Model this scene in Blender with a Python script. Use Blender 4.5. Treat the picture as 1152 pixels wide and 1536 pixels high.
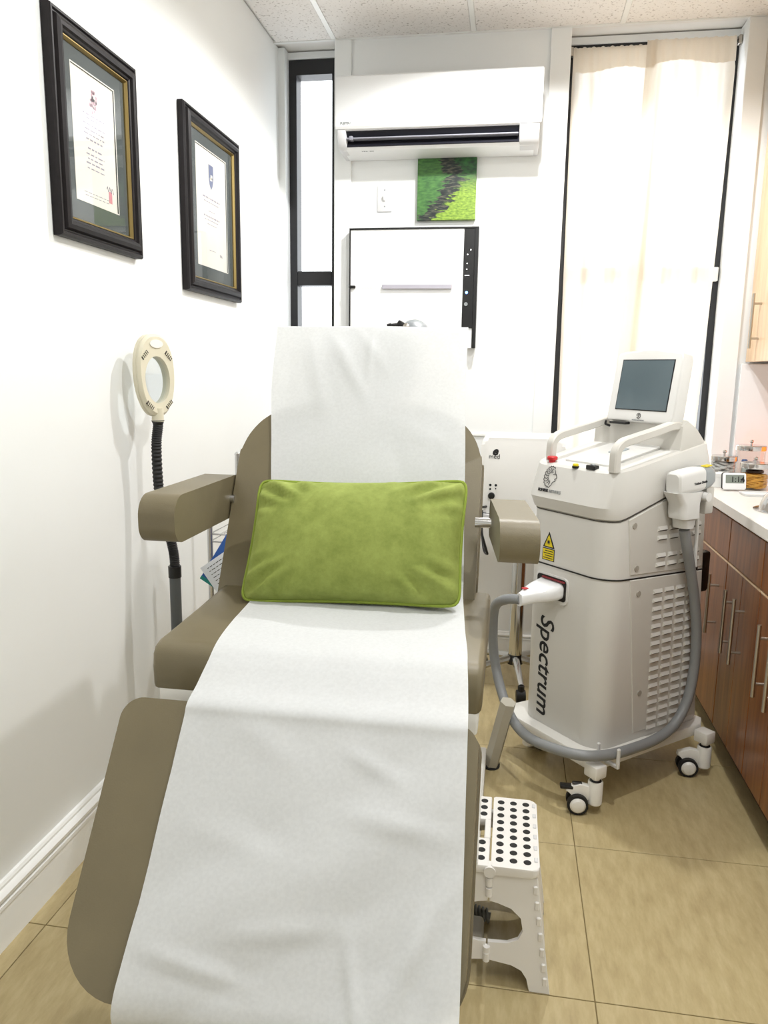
import bpy, bmesh, math, random
from mathutils import Vector, Matrix
random.seed(7)
for o in list(bpy.data.objects): bpy.data.objects.remove(o)
scene = bpy.context.scene
COL = scene.collection
PI = math.pi

# ------------------------------------------------------------------ camera
CAM_H = 1.33
cam_d = bpy.data.cameras.new('camera'); cam = bpy.data.objects.new('camera', cam_d); COL.objects.link(cam)
cam_d.sensor_fit = 'VERTICAL'; cam_d.sensor_height = 36.0; cam_d.lens = 36.0 * 1152.0 / 1536.0
cam_d.clip_start = 0.02
_vy = Vector((770-576, 560-768, 1152)).normalized()          # depth vanishing point
_vx = -Vector((-6600-576, 455-768, 1152)).normalized()       # sideways vanishing point
_vx = (_vx - _vy * _vx.dot(_vy)).normalized()
_vz = _vx.cross(_vy)
if _vz.y > 0: _vz = -_vz
# rows of world-from-camera (camera: x right, y down, z forward)
Rw = Matrix((_vx, _vy, _vz))
right = Rw @ Vector((1, 0, 0)); down = Rw @ Vector((0, 1, 0)); fwd = Rw @ Vector((0, 0, 1))
M = Matrix((right, -down, -fwd)).transposed().to_4x4()
M.translation = Vector((0, 0, CAM_H))
cam.matrix_world = M
scene.camera = cam

# ------------------------------------------------------------------ world, lights, exposure
scene.view_settings.view_transform = 'Standard'
scene.view_settings.look = 'None'
scene.view_settings.gamma = 1.0
scene.view_settings.use_curve_mapping = False
scene.view_settings.exposure = 0.02
w = bpy.data.worlds.new('overcast_sky'); scene.world = w; w.use_nodes = True
bg = w.node_tree.nodes['Background']; bg.inputs[0].default_value = (0.93, 0.97, 1.0, 1); bg.inputs[1].default_value = 3.6

CEIL = 2.77; YB = 3.62; YW = 3.80; XL = -1.119; XR = 1.335; YF = -1.5
SPOT_POS = (0.02, 2.80, 2.66)       # ceiling spotlight above and behind the chair
SPOT_W = 70.0
SPOT2_POS = (0.36, 1.45, 2.66)      # second ceiling spotlight, over the seat side of the room
SPOT2_W = 64.0
FILL_W = 15.0                       # added soft fill, unseen, overhead on the entrance side

# ------------------------------------------------------------------ materials
MATS = {}
def srgb(h):
    h = h.lstrip('#'); c = [int(h[i:i+2], 16)/255 for i in (0, 2, 4)]
    return tuple((x/12.92 if x <= .04045 else ((x+.055)/1.055)**2.4) for x in c) + (1,)
def mat(name, col, rough=.5, metal=0, var=0.0, scale=20, bump=0.0, bscale=None, coat=0, spec=None, emit=None, estr=0, sheen=0, stretch=None):
    if name in MATS: return MATS[name]
    m = bpy.data.materials.new(name); m.use_nodes = True; MATS[name] = m
    nt = m.node_tree; b = nt.nodes['Principled BSDF']
    c = srgb(col) if isinstance(col, str) else col
    b.inputs['Base Color'].default_value = c
    b.inputs['Roughness'].default_value = rough; b.inputs['Metallic'].default_value = metal
    if coat: b.inputs['Coat Weight'].default_value = coat; b.inputs['Coat Roughness'].default_value = .08
    if spec is not None: b.inputs['Specular IOR Level'].default_value = spec
    if sheen: b.inputs['Sheen Weight'].default_value = sheen
    if emit: b.inputs['Emission Color'].default_value = srgb(emit); b.inputs['Emission Strength'].default_value = estr
    if var or bump:
        tc = nt.nodes.new('ShaderNodeTexCoord'); src = tc.outputs['Object']
        if stretch:
            mp = nt.nodes.new('ShaderNodeMapping'); mp.inputs['Scale'].default_value = stretch
            nt.links.new(src, mp.inputs[0]); src = mp.outputs[0]
    if var:
        n = nt.nodes.new('ShaderNodeTexNoise'); n.inputs['Scale'].default_value = scale; n.inputs['Detail'].default_value = 6
        r = nt.nodes.new('ShaderNodeValToRGB')
        r.color_ramp.elements[0].position = .3; r.color_ramp.elements[1].position = .7
        r.color_ramp.elements[0].color = tuple(x*(1-var) for x in c[:3]) + (1,)
        r.color_ramp.elements[1].color = tuple(min(1, x*(1+var)) for x in c[:3]) + (1,)
        nt.links.new(src, n.inputs['Vector']); nt.links.new(n.outputs['Fac'], r.inputs[0]); nt.links.new(r.outputs[0], b.inputs['Base Color'])
    if bump:
        n2 = nt.nodes.new('ShaderNodeTexNoise'); n2.inputs['Scale'].default_value = bscale or scale*4; n2.inputs['Detail'].default_value = 5
        bp = nt.nodes.new('ShaderNodeBump'); bp.inputs['Strength'].default_value = bump; bp.inputs['Distance'].default_value = .002
        nt.links.new(src, n2.inputs['Vector']); nt.links.new(n2.outputs['Fac'], bp.inputs['Height']); nt.links.new(bp.outputs[0], b.inputs['Normal'])
    return m

mat('wall', '#f1f3f2', .55, var=.012, scale=3, bump=.05, bscale=90)
mat('pier', '#eef0f0', .5, var=.01, scale=3, bump=.04, bscale=90)
mat('trim', '#f3f4f2', .35)
mat('grout', '#857650', .9)
mat('ceil_grid', '#eeebe6', .5)
mat('black_frame', '#17171b', .45)
mat('sill', '#efece6', .5)
mat('vinyl', '#736950', .42, var=.07, scale=9, bump=.12, bscale=420)
mat('vinyl_seam', '#6a6049', .5)
mat('white_plastic', '#eceae4', .35)
mat('machine', '#d9d7d2', .34, var=.012, scale=5)
mat('machine_warm', '#d0cdc6', .36)
mat('machine_top', '#dcdbd8', .3)
mat('machine_grey', '#9aa0a2', .4)
mat('leg_grey', '#b5b0a2', .45); mat('slot', '#4a453e', .6); mat('screw', '#a39d92', .5)
mat('seam', '#1c1a18', .6)
mat('screen', '#56646a', .18, var=.04, scale=6)
mat('hose', '#87898a', .45, var=.04, scale=30)
mat('rubber', '#121214', .6)
mat('black', '#0c0c0e', .4)
mat('chrome', '#c9c9c9', .14, metal=1)
mat('steel', '#b9b3aa', .3, metal=1)
mat('dark_red', '#7c1a22', .4); mat('red', '#c8252b', .4)
mat('yellow', '#e8d21c', .45)
mat('ink', '#15171a', .6)
mat('grey_ink', '#8c8f90', .6)
mat('pale_ink', '#8d8a98', .7)
mat('crest_ink', '#b08f9a', .7)
mat('crest_blue', '#6a7290', .7)
mat('seal_red', '#c4808a', .7)
mat('frame_wood', '#140f11', .45, spec=.25, var=.2, scale=40)
mat('gold', '#8a7748', .42, metal=.75)
mat('matboard', '#454c4c', .8, var=.03, scale=60)
mat('document', '#dbd8d0', .75, var=.012, scale=25)
mat('ac_white', '#f1f2f3', .3)
mat('ac_grey', '#d3d3d4', .4)
mat('ac_dark', '#16161f', .5)
mat('ac_vane', '#8e8e98', .35)
mat('gloss_white', '#f0f1f2', .12, coat=.4)
mat('silver', '#c3c0cc', .35, metal=.5)
mat('led_white', '#ffffff', .4, emit='#ffffff', estr=3)
mat('led_blue', '#6fa8ff', .4, emit='#5a90ff', estr=8)
mat('ivory', '#d9d3bd', .38)
mat('lens', '#ffffff', .02)
mat('grey_pole', '#565a5b', .45)
mat('wire', '#c8c8c8', .25, metal=1)
mat('folder_blue', '#2f5fae', .5)
mat('folder_teal', '#1f8f86', .5)
mat('print_paper', '#e9edf3', .7)
mat('stool_white', '#e9e6e2', .5)
mat('dot_black', '#151515', .7)
mat('counter', '#e9e5df', .35, var=.02, scale=60)
mat('toe', '#38261c', .5)
mat('jar_content_orange', '#e2a244', .7, var=.12, scale=80)
mat('gauze', '#cfc9c6', .8, var=.1, scale=60)
mat('blue_cap', '#3a5f9e', .4)
mat('lcd', '#7d857c', .3)
mat('salt', '#ff8a3c', .6, emit='#ff7a28', estr=2.2)
mat('wood_dark', '#4a2d1c', .5)
mat('dome_grey', '#8b9093', .4)
mat('device_white', '#f0efec', .3)
mat('box_white', '#eef0ee', .5)
mat('vent_inside', '#222228', .7)

def glassy(name, tint=(1, 1, 1, 1), gloss=.08, rough=.02):
    m = bpy.data.materials.new(name); m.use_nodes = True; MATS[name] = m; nt = m.node_tree
    for n in list(nt.nodes): nt.nodes.remove(n)
    out = nt.nodes.new('ShaderNodeOutputMaterial'); mix = nt.nodes.new('ShaderNodeMixShader')
    t = nt.nodes.new('ShaderNodeBsdfTransparent'); t.inputs[0].default_value = tint
    g = nt.nodes.new('ShaderNodeBsdfGlossy'); g.inputs['Roughness'].default_value = rough
    fr = nt.nodes.new('ShaderNodeFresnel'); fr.inputs[0].default_value = 1.45
    ml = nt.nodes.new('ShaderNodeMath'); ml.operation = 'MULTIPLY'; ml.inputs[1].default_value = gloss/.08*.09
    nt.links.new(fr.outputs[0], ml.inputs[0]); nt.links.new(ml.outputs[0], mix.inputs[0])
    nt.links.new(t.outputs[0], mix.inputs[1]); nt.links.new(g.outputs[0], mix.inputs[2]); nt.links.new(mix.outputs[0], out.inputs[0])
glassy('pane'); glassy('jar_glass', (.93, .95, .95, 1), .1); glassy('lens_glass', (.9, .93, .95, 1), .12)

def sheet(name, col, transl, transp, bumpv=0, bscale=30, rough=.8, var=.0):
    m = bpy.data.materials.new(name); m.use_nodes = True; MATS[name] = m; nt = m.node_tree
    for n in list(nt.nodes): nt.nodes.remove(n)
    c = srgb(col)
    out = nt.nodes.new('ShaderNodeOutputMaterial')
    d = nt.nodes.new('ShaderNodeBsdfDiffuse'); d.inputs[0].default_value = c
    t = nt.nodes.new('ShaderNodeBsdfTranslucent'); t.inputs[0].default_value = c
    tp = nt.nodes.new('ShaderNodeBsdfTransparent')
    m1 = nt.nodes.new('ShaderNodeMixShader'); m1.inputs[0].default_value = transl
    m2 = nt.nodes.new('ShaderNodeMixShader'); m2.inputs[0].default_value = transp
    nt.links.new(d.outputs[0], m1.inputs[1]); nt.links.new(t.outputs[0], m1.inputs[2])
    nt.links.new(m1.outputs[0], m2.inputs[1]); nt.links.new(tp.outputs[0], m2.inputs[2]); nt.links.new(m2.outputs[0], out.inputs[0])
    if bumpv:
        tc = nt.nodes.new('ShaderNodeTexCoord'); n = nt.nodes.new('ShaderNodeTexNoise'); n.inputs['Scale'].default_value = bscale; n.inputs['Detail'].default_value = 7
        bp = nt.nodes.new('ShaderNodeBump'); bp.inputs['Strength'].default_value = bumpv; bp.inputs['Distance'].default_value = .004
        nt.links.new(tc.outputs['Object'], n.inputs['Vector']); nt.links.new(n.outputs['Fac'], bp.inputs['Height'])
        nt.links.new(bp.outputs[0], d.inputs['Normal']); nt.links.new(bp.outputs[0], t.inputs['Normal'])
        if var:
            r = nt.nodes.new('ShaderNodeValToRGB'); r.color_ramp.elements[0].position = .35; r.color_ramp.elements[1].position = .65
            n3 = nt.nodes.new('ShaderNodeTexNoise'); n3.inputs['Scale'].default_value = 180; n3.inputs['Detail'].default_value = 4
            nt.links.new(tc.outputs['Object'], n3.inputs['Vector'])
            r.color_ramp.elements[0].color = tuple(x*(1-var) for x in c[:3]) + (1,); r.color_ramp.elements[1].color = c
            nt.links.new(n3.outputs['Fac'], r.inputs[0]); nt.links.new(r.outputs[0], d.inputs[0]); nt.links.new(r.outputs[0], t.inputs[0])
sheet('exam_paper', '#f3f5f6', .30, .0, .12, 24, var=.05)
sheet('curtain', '#f0e8dc', .42, .05, .1, 60)

def special_tile():
    m = mat('floor_tile', '#b09a6a', .32); nt = m.node_tree; b = nt.nodes['Principled BSDF']
    tc = nt.nodes.new('ShaderNodeTexCoord'); g = nt.nodes.new('ShaderNodeNewGeometry')
    mp = nt.nodes.new('ShaderNodeMapping'); mp.inputs['Scale'].default_value = (20, 5, 4); mp.inputs['Rotation'].default_value = (0, 0, .5)
    nt.links.new(g.outputs['Position'], mp.inputs[0])
    n = nt.nodes.new('ShaderNodeTexNoise'); n.inputs['Scale'].default_value = 2.2; n.inputs['Detail'].default_value = 9; n.inputs['Roughness'].default_value = .65
    nt.links.new(mp.outputs[0], n.inputs['Vector'])
    r = nt.nodes.new('ShaderNodeValToRGB'); e = r.color_ramp.elements
    e[0].position = .28; e[0].color = srgb('#ab9870'); e[1].position = .75; e[1].color = srgb('#c9b98f')
    x = e.new(.5); x.color = srgb('#baa97e')
    nt.links.new(n.outputs['Fac'], r.inputs[0]); nt.links.new(r.outputs[0], b.inputs['Base Color'])
special_tile()

def special_ceiling():
    m = mat('ceiling_tile', '#efecea', .9); nt = m.node_tree; b = nt.nodes['Principled BSDF']
    g = nt.nodes.new('ShaderNodeNewGeometry')
    v = nt.nodes.new('ShaderNodeTexNoise'); v.inputs['Scale'].default_value = 95; v.inputs['Detail'].default_value = 3
    nt.links.new(g.outputs['Position'], v.inputs['Vector'])
    r = nt.nodes.new('ShaderNodeValToRGB'); e = r.color_ramp.elements
    e[0].position = .30; e[0].color = srgb('#bdb7b2'); e[1].position = .42; e[1].color = srgb('#f0edea')
    nt.links.new(v.outputs['Fac'], r.inputs[0]); nt.links.new(r.outputs[0], b.inputs['Base Color'])
    bp = nt.nodes.new('ShaderNodeBump'); bp.inputs['Strength'].default_value = .3; bp.inputs['Distance'].default_value = .003
    nt.links.new(v.outputs['Fac'], bp.inputs['Height']); nt.links.new(bp.outputs[0], b.inputs['Normal'])
special_ceiling()

def special_wood(name, c0, c1, rough, coat, scl):
    m = mat(name, c0, rough, coat=coat); nt = m.node_tree; b = nt.nodes['Principled BSDF']
    g = nt.nodes.new('ShaderNodeNewGeometry'); mp = nt.nodes.new('ShaderNodeMapping'); mp.inputs['Scale'].default_value = scl
    nt.links.new(g.outputs['Position'], mp.inputs[0])
    n = nt.nodes.new('ShaderNodeTexNoise'); n.inputs['Scale'].default_value = 3; n.inputs['Detail'].default_value = 8; n.inputs['Distortion'].default_value = .5
    nt.links.new(mp.outputs[0], n.inputs['Vector'])
    r = nt.nodes.new('ShaderNodeValToRGB'); e = r.color_ramp.elements
    e[0].position = .3; e[0].color = srgb(c0); e[1].position = .72; e[1].color = srgb(c1)
    nt.links.new(n.outputs['Fac'], r.inputs[0]); nt.links.new(r.outputs[0], b.inputs['Base Color'])
special_wood('cabinet_wood', '#6b3a19', '#9c622f', .3, .0, (14, 14, 1.2))
special_wood('maple', '#d9b48c', '#ecd0ac', .35, .2, (10, 10, 1.0))

def special_velvet():
    m = mat('velvet', '#93a63b', .85, sheen=.35); nt = m.node_tree; b = nt.nodes['Principled BSDF']
    tc = nt.nodes.new('ShaderNodeTexCoord')
    n = nt.nodes.new('ShaderNodeTexNoise'); n.inputs['Scale'].default_value = 11; n.inputs['Detail'].default_value = 12; n.inputs['Roughness'].default_value = .78
    nt.links.new(tc.outputs['Object'], n.inputs['Vector'])
    r = nt.nodes.new('ShaderNodeValToRGB'); e = r.color_ramp.elements
    e[0].position = .3; e[0].color = srgb('#6e7c30'); e[1].position = .7; e[1].color = srgb('#9da957')
    nt.links.new(n.outputs['Fac'], r.inputs[0]); nt.links.new(r.outputs[0], b.inputs['Base Color'])
    b.inputs['Sheen Tint'].default_value = srgb('#cfe070')
special_velvet()
mat('velvet_piping', '#8a9c38', .8)

def special_landscape():
    m = mat('landscape_print', '#2c6b30', .45); nt = m.node_tree; b = nt.nodes['Principled BSDF']; L = nt.links.new
    tc = nt.nodes.new('ShaderNodeTexCoord'); sp = nt.nodes.new('ShaderNodeSeparateXYZ'); L(tc.outputs['UV'], sp.inputs[0])
    def noise(s, d=8):
        mp = nt.nodes.new('ShaderNodeMapping'); mp.inputs['Scale'].default_value = s; L(tc.outputs['UV'], mp.inputs[0])
        n = nt.nodes.new('ShaderNodeTexNoise'); n.inputs['Scale'].default_value = 1; n.inputs['Detail'].default_value = d; L(mp.outputs[0], n.inputs['Vector']); return n.outputs['Fac']
    def ramp(src, pts):
        r = nt.nodes.new('ShaderNodeValToRGB'); e = r.color_ramp.elements
        for i, (p, c) in enumerate(pts):
            q = e[i] if i < 2 else e.new(p)
            q.position = p; q.color = c if len(c) == 4 else srgb(c)
        L(src, r.inputs[0]); return r.outputs[0]
    def g(x): return (x, x, x, 1)
    def math_(op, a, b_):
        n = nt.nodes.new('ShaderNodeMath'); n.operation = op
        for i, x in enumerate((a, b_)):
            if isinstance(x, (int, float)): n.inputs[i].default_value = x
            else: L(x, n.inputs[i])
        return n.outputs[0]
    def mixc(f, a, b_):
        n = nt.nodes.new('ShaderNodeMix'); n.data_type = 'RGBA'; L(f, n.inputs[0]); L(a, n.inputs[6]); L(b_, n.inputs[7]); return n.outputs[2]
    cen = ramp(sp.outputs[1], [(0, g(.12)), (1, g(.48)), (.2, g(.33)), (.42, g(.52)), (.7, g(.66)), (.85, g(.55))])
    wob = math_('MULTIPLY', math_('SUBTRACT', noise((5, 18, 1), 14), .5), .75)
    off = math_('ADD', math_('SUBTRACT', sp.outputs[0], cen), wob)      # <0 left bank, >0 right bank
    left = ramp(noise((9, 26, 1), 12), [(.3, '#264f26'), (.7, '#4d7d3b')])
    rt = mixc(ramp(sp.outputs[1], [(.45, g(0)), (.75, g(1))]), ramp(noise((18, 40, 1)), [(.3, '#557722'), (.7, '#93b03e')]), ramp(noise((9, 18, 1)), [(.35, '#16301f'), (.7, '#2f6a2e')]))
    dark = ramp(noise((8, 34, 1), 12), [(.38, '#0c1218'), (.66, '#5b584a'), (.5, '#1d2824')])
    side = mixc(ramp(off, [(.10, g(0)), (.14, g(1))]), left, rt)
    band = math_('SUBTRACT', 1, math_('MULTIPLY', math_('ABSOLUTE', off, 0), 6.0))
    L(mixc(ramp(band, [(.0, g(0)), (.35, g(1))]), side, dark), b.inputs['Base Color'])
special_landscape()

# ------------------------------------------------------------------ mesh helpers
def root_matrix(o):
    while o.parent: o = o.parent
    return Matrix.LocRotScale(o.location, o.rotation_euler, o.scale)
def finish(me, m, smooth=True, angle=35):
    ms = m if isinstance(m, (list, tuple)) else [m]
    for x in ms: me.materials.append(MATS[x])
    if smooth:
        for p in me.polygons: p.use_smooth = True
        me.set_sharp_from_angle(angle=math.radians(angle))
def obj(name, bm, m, parent=None, local=False, smooth=True, angle=35, label=None):
    me = bpy.data.meshes.new(name)
    bmesh.ops.recalc_face_normals(bm, faces=bm.faces)
    bm.to_mesh(me); bm.free()
    if parent is not None and not local: me.transform(root_matrix(parent).inverted())
    finish(me, m, smooth, angle)
    o = bpy.data.objects.new(name, me); COL.objects.link(o)
    if parent is not None: o.parent = parent
    if label: o['label'] = label
    return o
def tag(o, label, cat, group=None, kind=None):
    o['label'] = label
    if cat: o['category'] = cat
    if group: o['group'] = group
    if kind: o['kind'] = kind
    return o
def thing(name, label, cat, loc=(0, 0, 0), rz=0, group=None):
    o = bpy.data.objects.new(name, None); COL.objects.link(o); o.empty_display_size = .05
    o.location = loc; o.rotation_euler = (0, 0, rz)
    return tag(o, label, cat, group)
def struct(name, bm, m, label, parent=None, **k):
    o = obj(name, bm, m, parent, **k); o['kind'] = 'structure'; o['label'] = label
    return o
def copy_part(o, parent, loc=None, mat4=None):
    c = o.copy(); COL.objects.link(c); c.parent = parent
    if loc is not None: c.location = loc
    if mat4 is not None: c.matrix_local = mat4
    return c
def NB(): return bmesh.new()

def box(bm, x0, x1, y0, y1, z0, z1, bev=0, seg=2, mx=None, mi=0, taper=None):
    v = [Vector((x, y, z)) for z in (z0, z1) for y in (y0, y1) for x in (x0, x1)]
    vs = [bm.verts.new(p) for p in v]
    fs = [bm.faces.new([vs[i] for i in q]) for q in ((0, 2, 3, 1), (4, 5, 7, 6), (0, 1, 5, 4), (2, 6, 7, 3), (0, 4, 6, 2), (1, 3, 7, 5))]
    for f in fs: f.material_index = mi
    if bev:
        es = list({e for f in fs for e in f.edges})
        r = bmesh.ops.bevel(bm, geom=es, offset=bev, segments=seg, profile=.5, affect='EDGES')
        vs = list({v for f in r['faces'] for v in f.verts} | {v for v in vs if v.is_valid})
        for f in r['faces']: f.material_index = mi
    if mx is not None:
        for q in vs:
            if q.is_valid: q.co = mx @ q.co
    return vs
def obox(bm, c, size, mx3=None, bev=0, seg=2, mi=0):
    m = Matrix.Translation(Vector(c)) @ (mx3.to_4x4() if mx3 is not None else Matrix.Identity(4))
    sx, sy, sz = [s/2 for s in size]
    return box(bm, -sx, sx, -sy, sy, -sz, sz, bev, seg, m, mi)
def basis(d):
    d = Vector(d).normalized(); u = Vector((0, 0, 1)) if abs(d.z) < .95 else Vector((1, 0, 0))
    a = d.cross(u).normalized(); b = a.cross(d).normalized(); return a, b, d
def ring(bm, c, a, b, r, n, ph=0): return [bm.verts.new(Vector(c) + (a*math.cos(2*PI*i/n+ph) + b*math.sin(2*PI*i/n+ph))*r) for i in range(n)]
def bridge(bm, r0, r1, mi=0):
    n = len(r0)
    for i in range(n):
        f = bm.faces.new((r0[i], r0[(i+1) % n], r1[(i+1) % n], r1[i])); f.material_index = mi
def cap(bm, r, mi=0):
    f = bm.faces.new(r); f.material_index = mi
def cyl(bm, p0, p1, r0, r1=None, n=16, mi=0, ph=0):
    r1 = r0 if r1 is None else r1
    a, b, d = basis(Vector(p1)-Vector(p0)); A = ring(bm, p0, a, b, r0, n, ph); B = ring(bm, p1, a, b, r1, n, ph)
    bridge(bm, A, B, mi); cap(bm, A, mi); cap(bm, B, mi)
def lathe(bm, c, prof, axis=(0, 0, 1), n=24, mi=0):
    a, b, d = basis(axis); last = None; first = None
    for (r, h) in prof:
        R = ring(bm, Vector(c)+d*h, a, b, max(r, .0002), n)
        if last: bridge(bm, last, R, mi)
        else: first = R
        last = R
    cap(bm, first, mi); cap(bm, last, mi)
def smooth_path(pts, n=6):
    P = [Vector(p) for p in pts]; out = []
    for i in range(len(P)-1):
        p0 = P[i-1] if i else P[0]*2-P[1]; p1 = P[i]; p2 = P[i+1]; p3 = P[i+2] if i+2 < len(P) else P[-1]*2-P[-2]
        for k in range(n):
            t = k/n
            out.append(.5*((2*p1)+(p2-p0)*t+(2*p0-5*p1+4*p2-p3)*t*t+(3*p1-p0-3*p2+p3)*t**3))
    out.append(P[-1]); return out
def tube(bm, pts, r, n=10, mi=0, closed=False, rfun=None, sq=None):
    P = [Vector(p) for p in pts]; N = len(P); rings = []; a = None
    for i in range(N):
        d = (P[(i+1) % N]-P[i-1]) if closed else (P[min(i+1, N-1)]-P[max(i-1, 0)])
        d = d.normalized()
        if a is None: a = basis(d)[0]
        a = (a-d*a.dot(d)).normalized(); b = d.cross(a)
        rr = rfun(i) if rfun else r
        if sq: rings.append([bm.verts.new(P[i]+a*x*sq[0]+b*y*sq[1]) for x, y in ((1, .7), (.7, 1), (-.7, 1), (-1, .7), (-1, -.7), (-.7, -1), (.7, -1), (1, -.7))])
        else: rings.append(ring(bm, P[i], a, b, rr, n))
    for i in range(N-1): bridge(bm, rings[i], rings[i+1], mi)
    if closed: bridge(bm, rings[-1], rings[0], mi)
    else: cap(bm, rings[0], mi); cap(bm, rings[-1], mi)
def prism(bm, poly, f0, f1, bev=0, seg=3, mi=0, rim_only=True):
    """poly: list of 2-D points; f0/f1 map (u,v) to the two end faces."""
    A = [bm.verts.new(f0(*p)) for p in poly]; B = [bm.verts.new(f1(*p)) for p in poly]
    fa = bm.faces.new(A); fb = bm.faces.new(B); n = len(poly); fs = [fa, fb]
    for i in range(n): fs.append(bm.faces.new((A[i], A[(i+1) % n], B[(i+1) % n], B[i])))
    for f in fs: f.material_index = mi
    if bev:
        es = list(set(fa.edges) | set(fb.edges))
        if not rim_only: es = list({e for f in fs for e in f.edges})
        bmesh.ops.bevel(bm, geom=es, offset=bev, segments=seg, profile=.5, affect='EDGES', clamp_overlap=True)
def rrect(x0, x1, y0, y1, r, n=6):
    """rounded rectangle; r: one radius or four (x0y0, x1y0, x1y1, x0y1)."""
    rs = r if isinstance(r, (list, tuple)) else [r]*4; out = []
    for (cx, cy, s), rad in zip(((x0, y0, 180), (x1, y0, 270), (x1, y1, 0), (x0, y1, 90)), rs):
        ox = cx+rad*(1 if cx == x0 else -1); oy = cy+rad*(1 if cy == y0 else -1)
        for k in range(n+1):
            t = math.radians(s+90*k/n); out.append((ox+rad*math.cos(t), oy+rad*math.sin(t)))
    return out
def loft(bm, secs, mi=0, capped=True):
    rs = [[bm.verts.new(p) for p in s] for s in secs]
    for i in range(len(rs)-1): bridge(bm, rs[i], rs[i+1], mi)
    if capped: cap(bm, rs[0], mi); cap(bm, rs[-1], mi)
def strip(bm, L, R, mi=0):
    pass
def text_bm(body, size, shear=0, align='LEFT', bold=0.0, depth=.0006):
    cu = bpy.data.curves.new('t', 'FONT'); cu.body = body; cu.size = size; cu.shear = shear; cu.align_x = align; cu.offset = bold; cu.extrude = depth; cu.resolution_u = 3
    to = bpy.data.objects.new('t', cu); COL.objects.link(to)
    dg = bpy.context.evaluated_depsgraph_get(); dg.update()
    me = bpy.data.meshes.new_from_object(to.evaluated_get(dg))
    bm = bmesh.new(); bm.from_mesh(me)
    bpy.data.objects.remove(to); bpy.data.curves.remove(cu); bpy.data.meshes.remove(me)
    return bm
def put_text(name, body, size, origin, right_v, up_v, m, parent, local=False, shear=0, align='LEFT', bold=0, length=None):
    bm = text_bm(body, size, shear, align, bold)
    if length:
        xs = [v.co.x for v in bm.verts]; k = length/(max(xs)-min(xs))
        for v in bm.verts: v.co.x *= k; v.co.y *= 1
    R = Vector(right_v).normalized(); U = Vector(up_v).normalized(); N = R.cross(U); O_ = Vector(origin)
    for v in bm.verts: v.co = O_+R*v.co.x+U*v.co.y+N*v.co.z
    return obj(name, bm, m, parent, local, smooth=False)

# ================================================================== THE ROOM
# ---- floor: screed with individual tiles
bm = NB(); box(bm, XL-.1, XR+.1, YF-.1, YW+.1, -.06, -.003)
floor = struct('floor', bm, 'grout', 'beige travertine-look tiled floor with thin dark joints')
TX, TY = .646, .563; X0T = .232-3*TX; Y0T = 1.497-6*TY
def tile_mesh(w_, h_, th, gap, m, name, bev):
    bm = NB(); box(bm, gap, w_-gap, gap, h_-gap, -th, 0, bev, 1)
    me = bpy.data.meshes.new(name); bmesh.ops.recalc_face_normals(bm, faces=bm.faces); bm.to_mesh(me); bm.free(); finish(me, m, False); return me
for i in range(7):
    for j in range(12):
        x0, y0 = X0T+i*TX, Y0T+j*TY
        cx0, cx1, cy0, cy1 = max(x0, XL), min(x0+TX, XR), max(y0, YF), min(y0+TY, YW)
        if cx1-cx0 < .03 or cy1-cy0 < .03: continue
        key = (round(cx1-cx0, 3), round(cy1-cy0, 3))
        if ('ft', key) not in MATS: MATS[('ft', key)] = tile_mesh(key[0], key[1], .008, .0013, 'floor_tile', 'floor_tile', .0008)
        t = bpy.data.objects.new('floor_tile', MATS[('ft', key)]); COL.objects.link(t); t.parent = floor; t.location = (cx0, cy0, 0)
# ---- ceiling with tiles and grid bars
bm = NB(); box(bm, XL-.1, XR+.1, YF-.1, YW+.1, CEIL+.006, CEIL+.08)
ceiling = struct('ceiling', bm, 'ceil_grid', 'speckled white drop ceiling with thin grid bars')
CX, CY = .614, .61
for i in range(6):
    for j in range(12):
        x0, y0 = -.843-CX+i*CX, YB-(j+1)*CY
        cx0, cx1, cy0, cy1 = max(x0, XL), min(x0+CX, XR), max(y0, YF), min(y0+CY, YB)
        if cx1-cx0 < .03 or cy1-cy0 < .03: continue
        key = (round(cx1-cx0, 3), round(cy1-cy0, 3))
        if ('ct', key) not in MATS:
            bm = NB(); box(bm, .010, key[0]-.010, .010, key[1]-.010, -.004, .006, .003, 1)
            me = bpy.data.meshes.new('ceiling_tile'); bmesh.ops.recalc_face_normals(bm, faces=bm.faces); bm.to_mesh(me); bm.free(); finish(me, 'ceiling_tile', False); MATS[('ct', key)] = me
        t = bpy.data.objects.new('ceiling_tile', MATS[('ct', key)]); COL.objects.link(t); t.parent = ceiling; t.location = (cx0, cy0, CEIL)
for i in range(4):
    x = -.843+i*CX
    if x < XR: bm = NB(); box(bm, x-.011, x+.011, YF, YB, CEIL-.006, CEIL+.006, .001, 1); obj('grid_bar', bm, 'trim', ceiling)
bm = NB(); box(bm, XL, XR, YB-.012, YB+.004, CEIL-.008, CEIL+.006); obj('edge_angle', bm, 'trim', ceiling)
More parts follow.
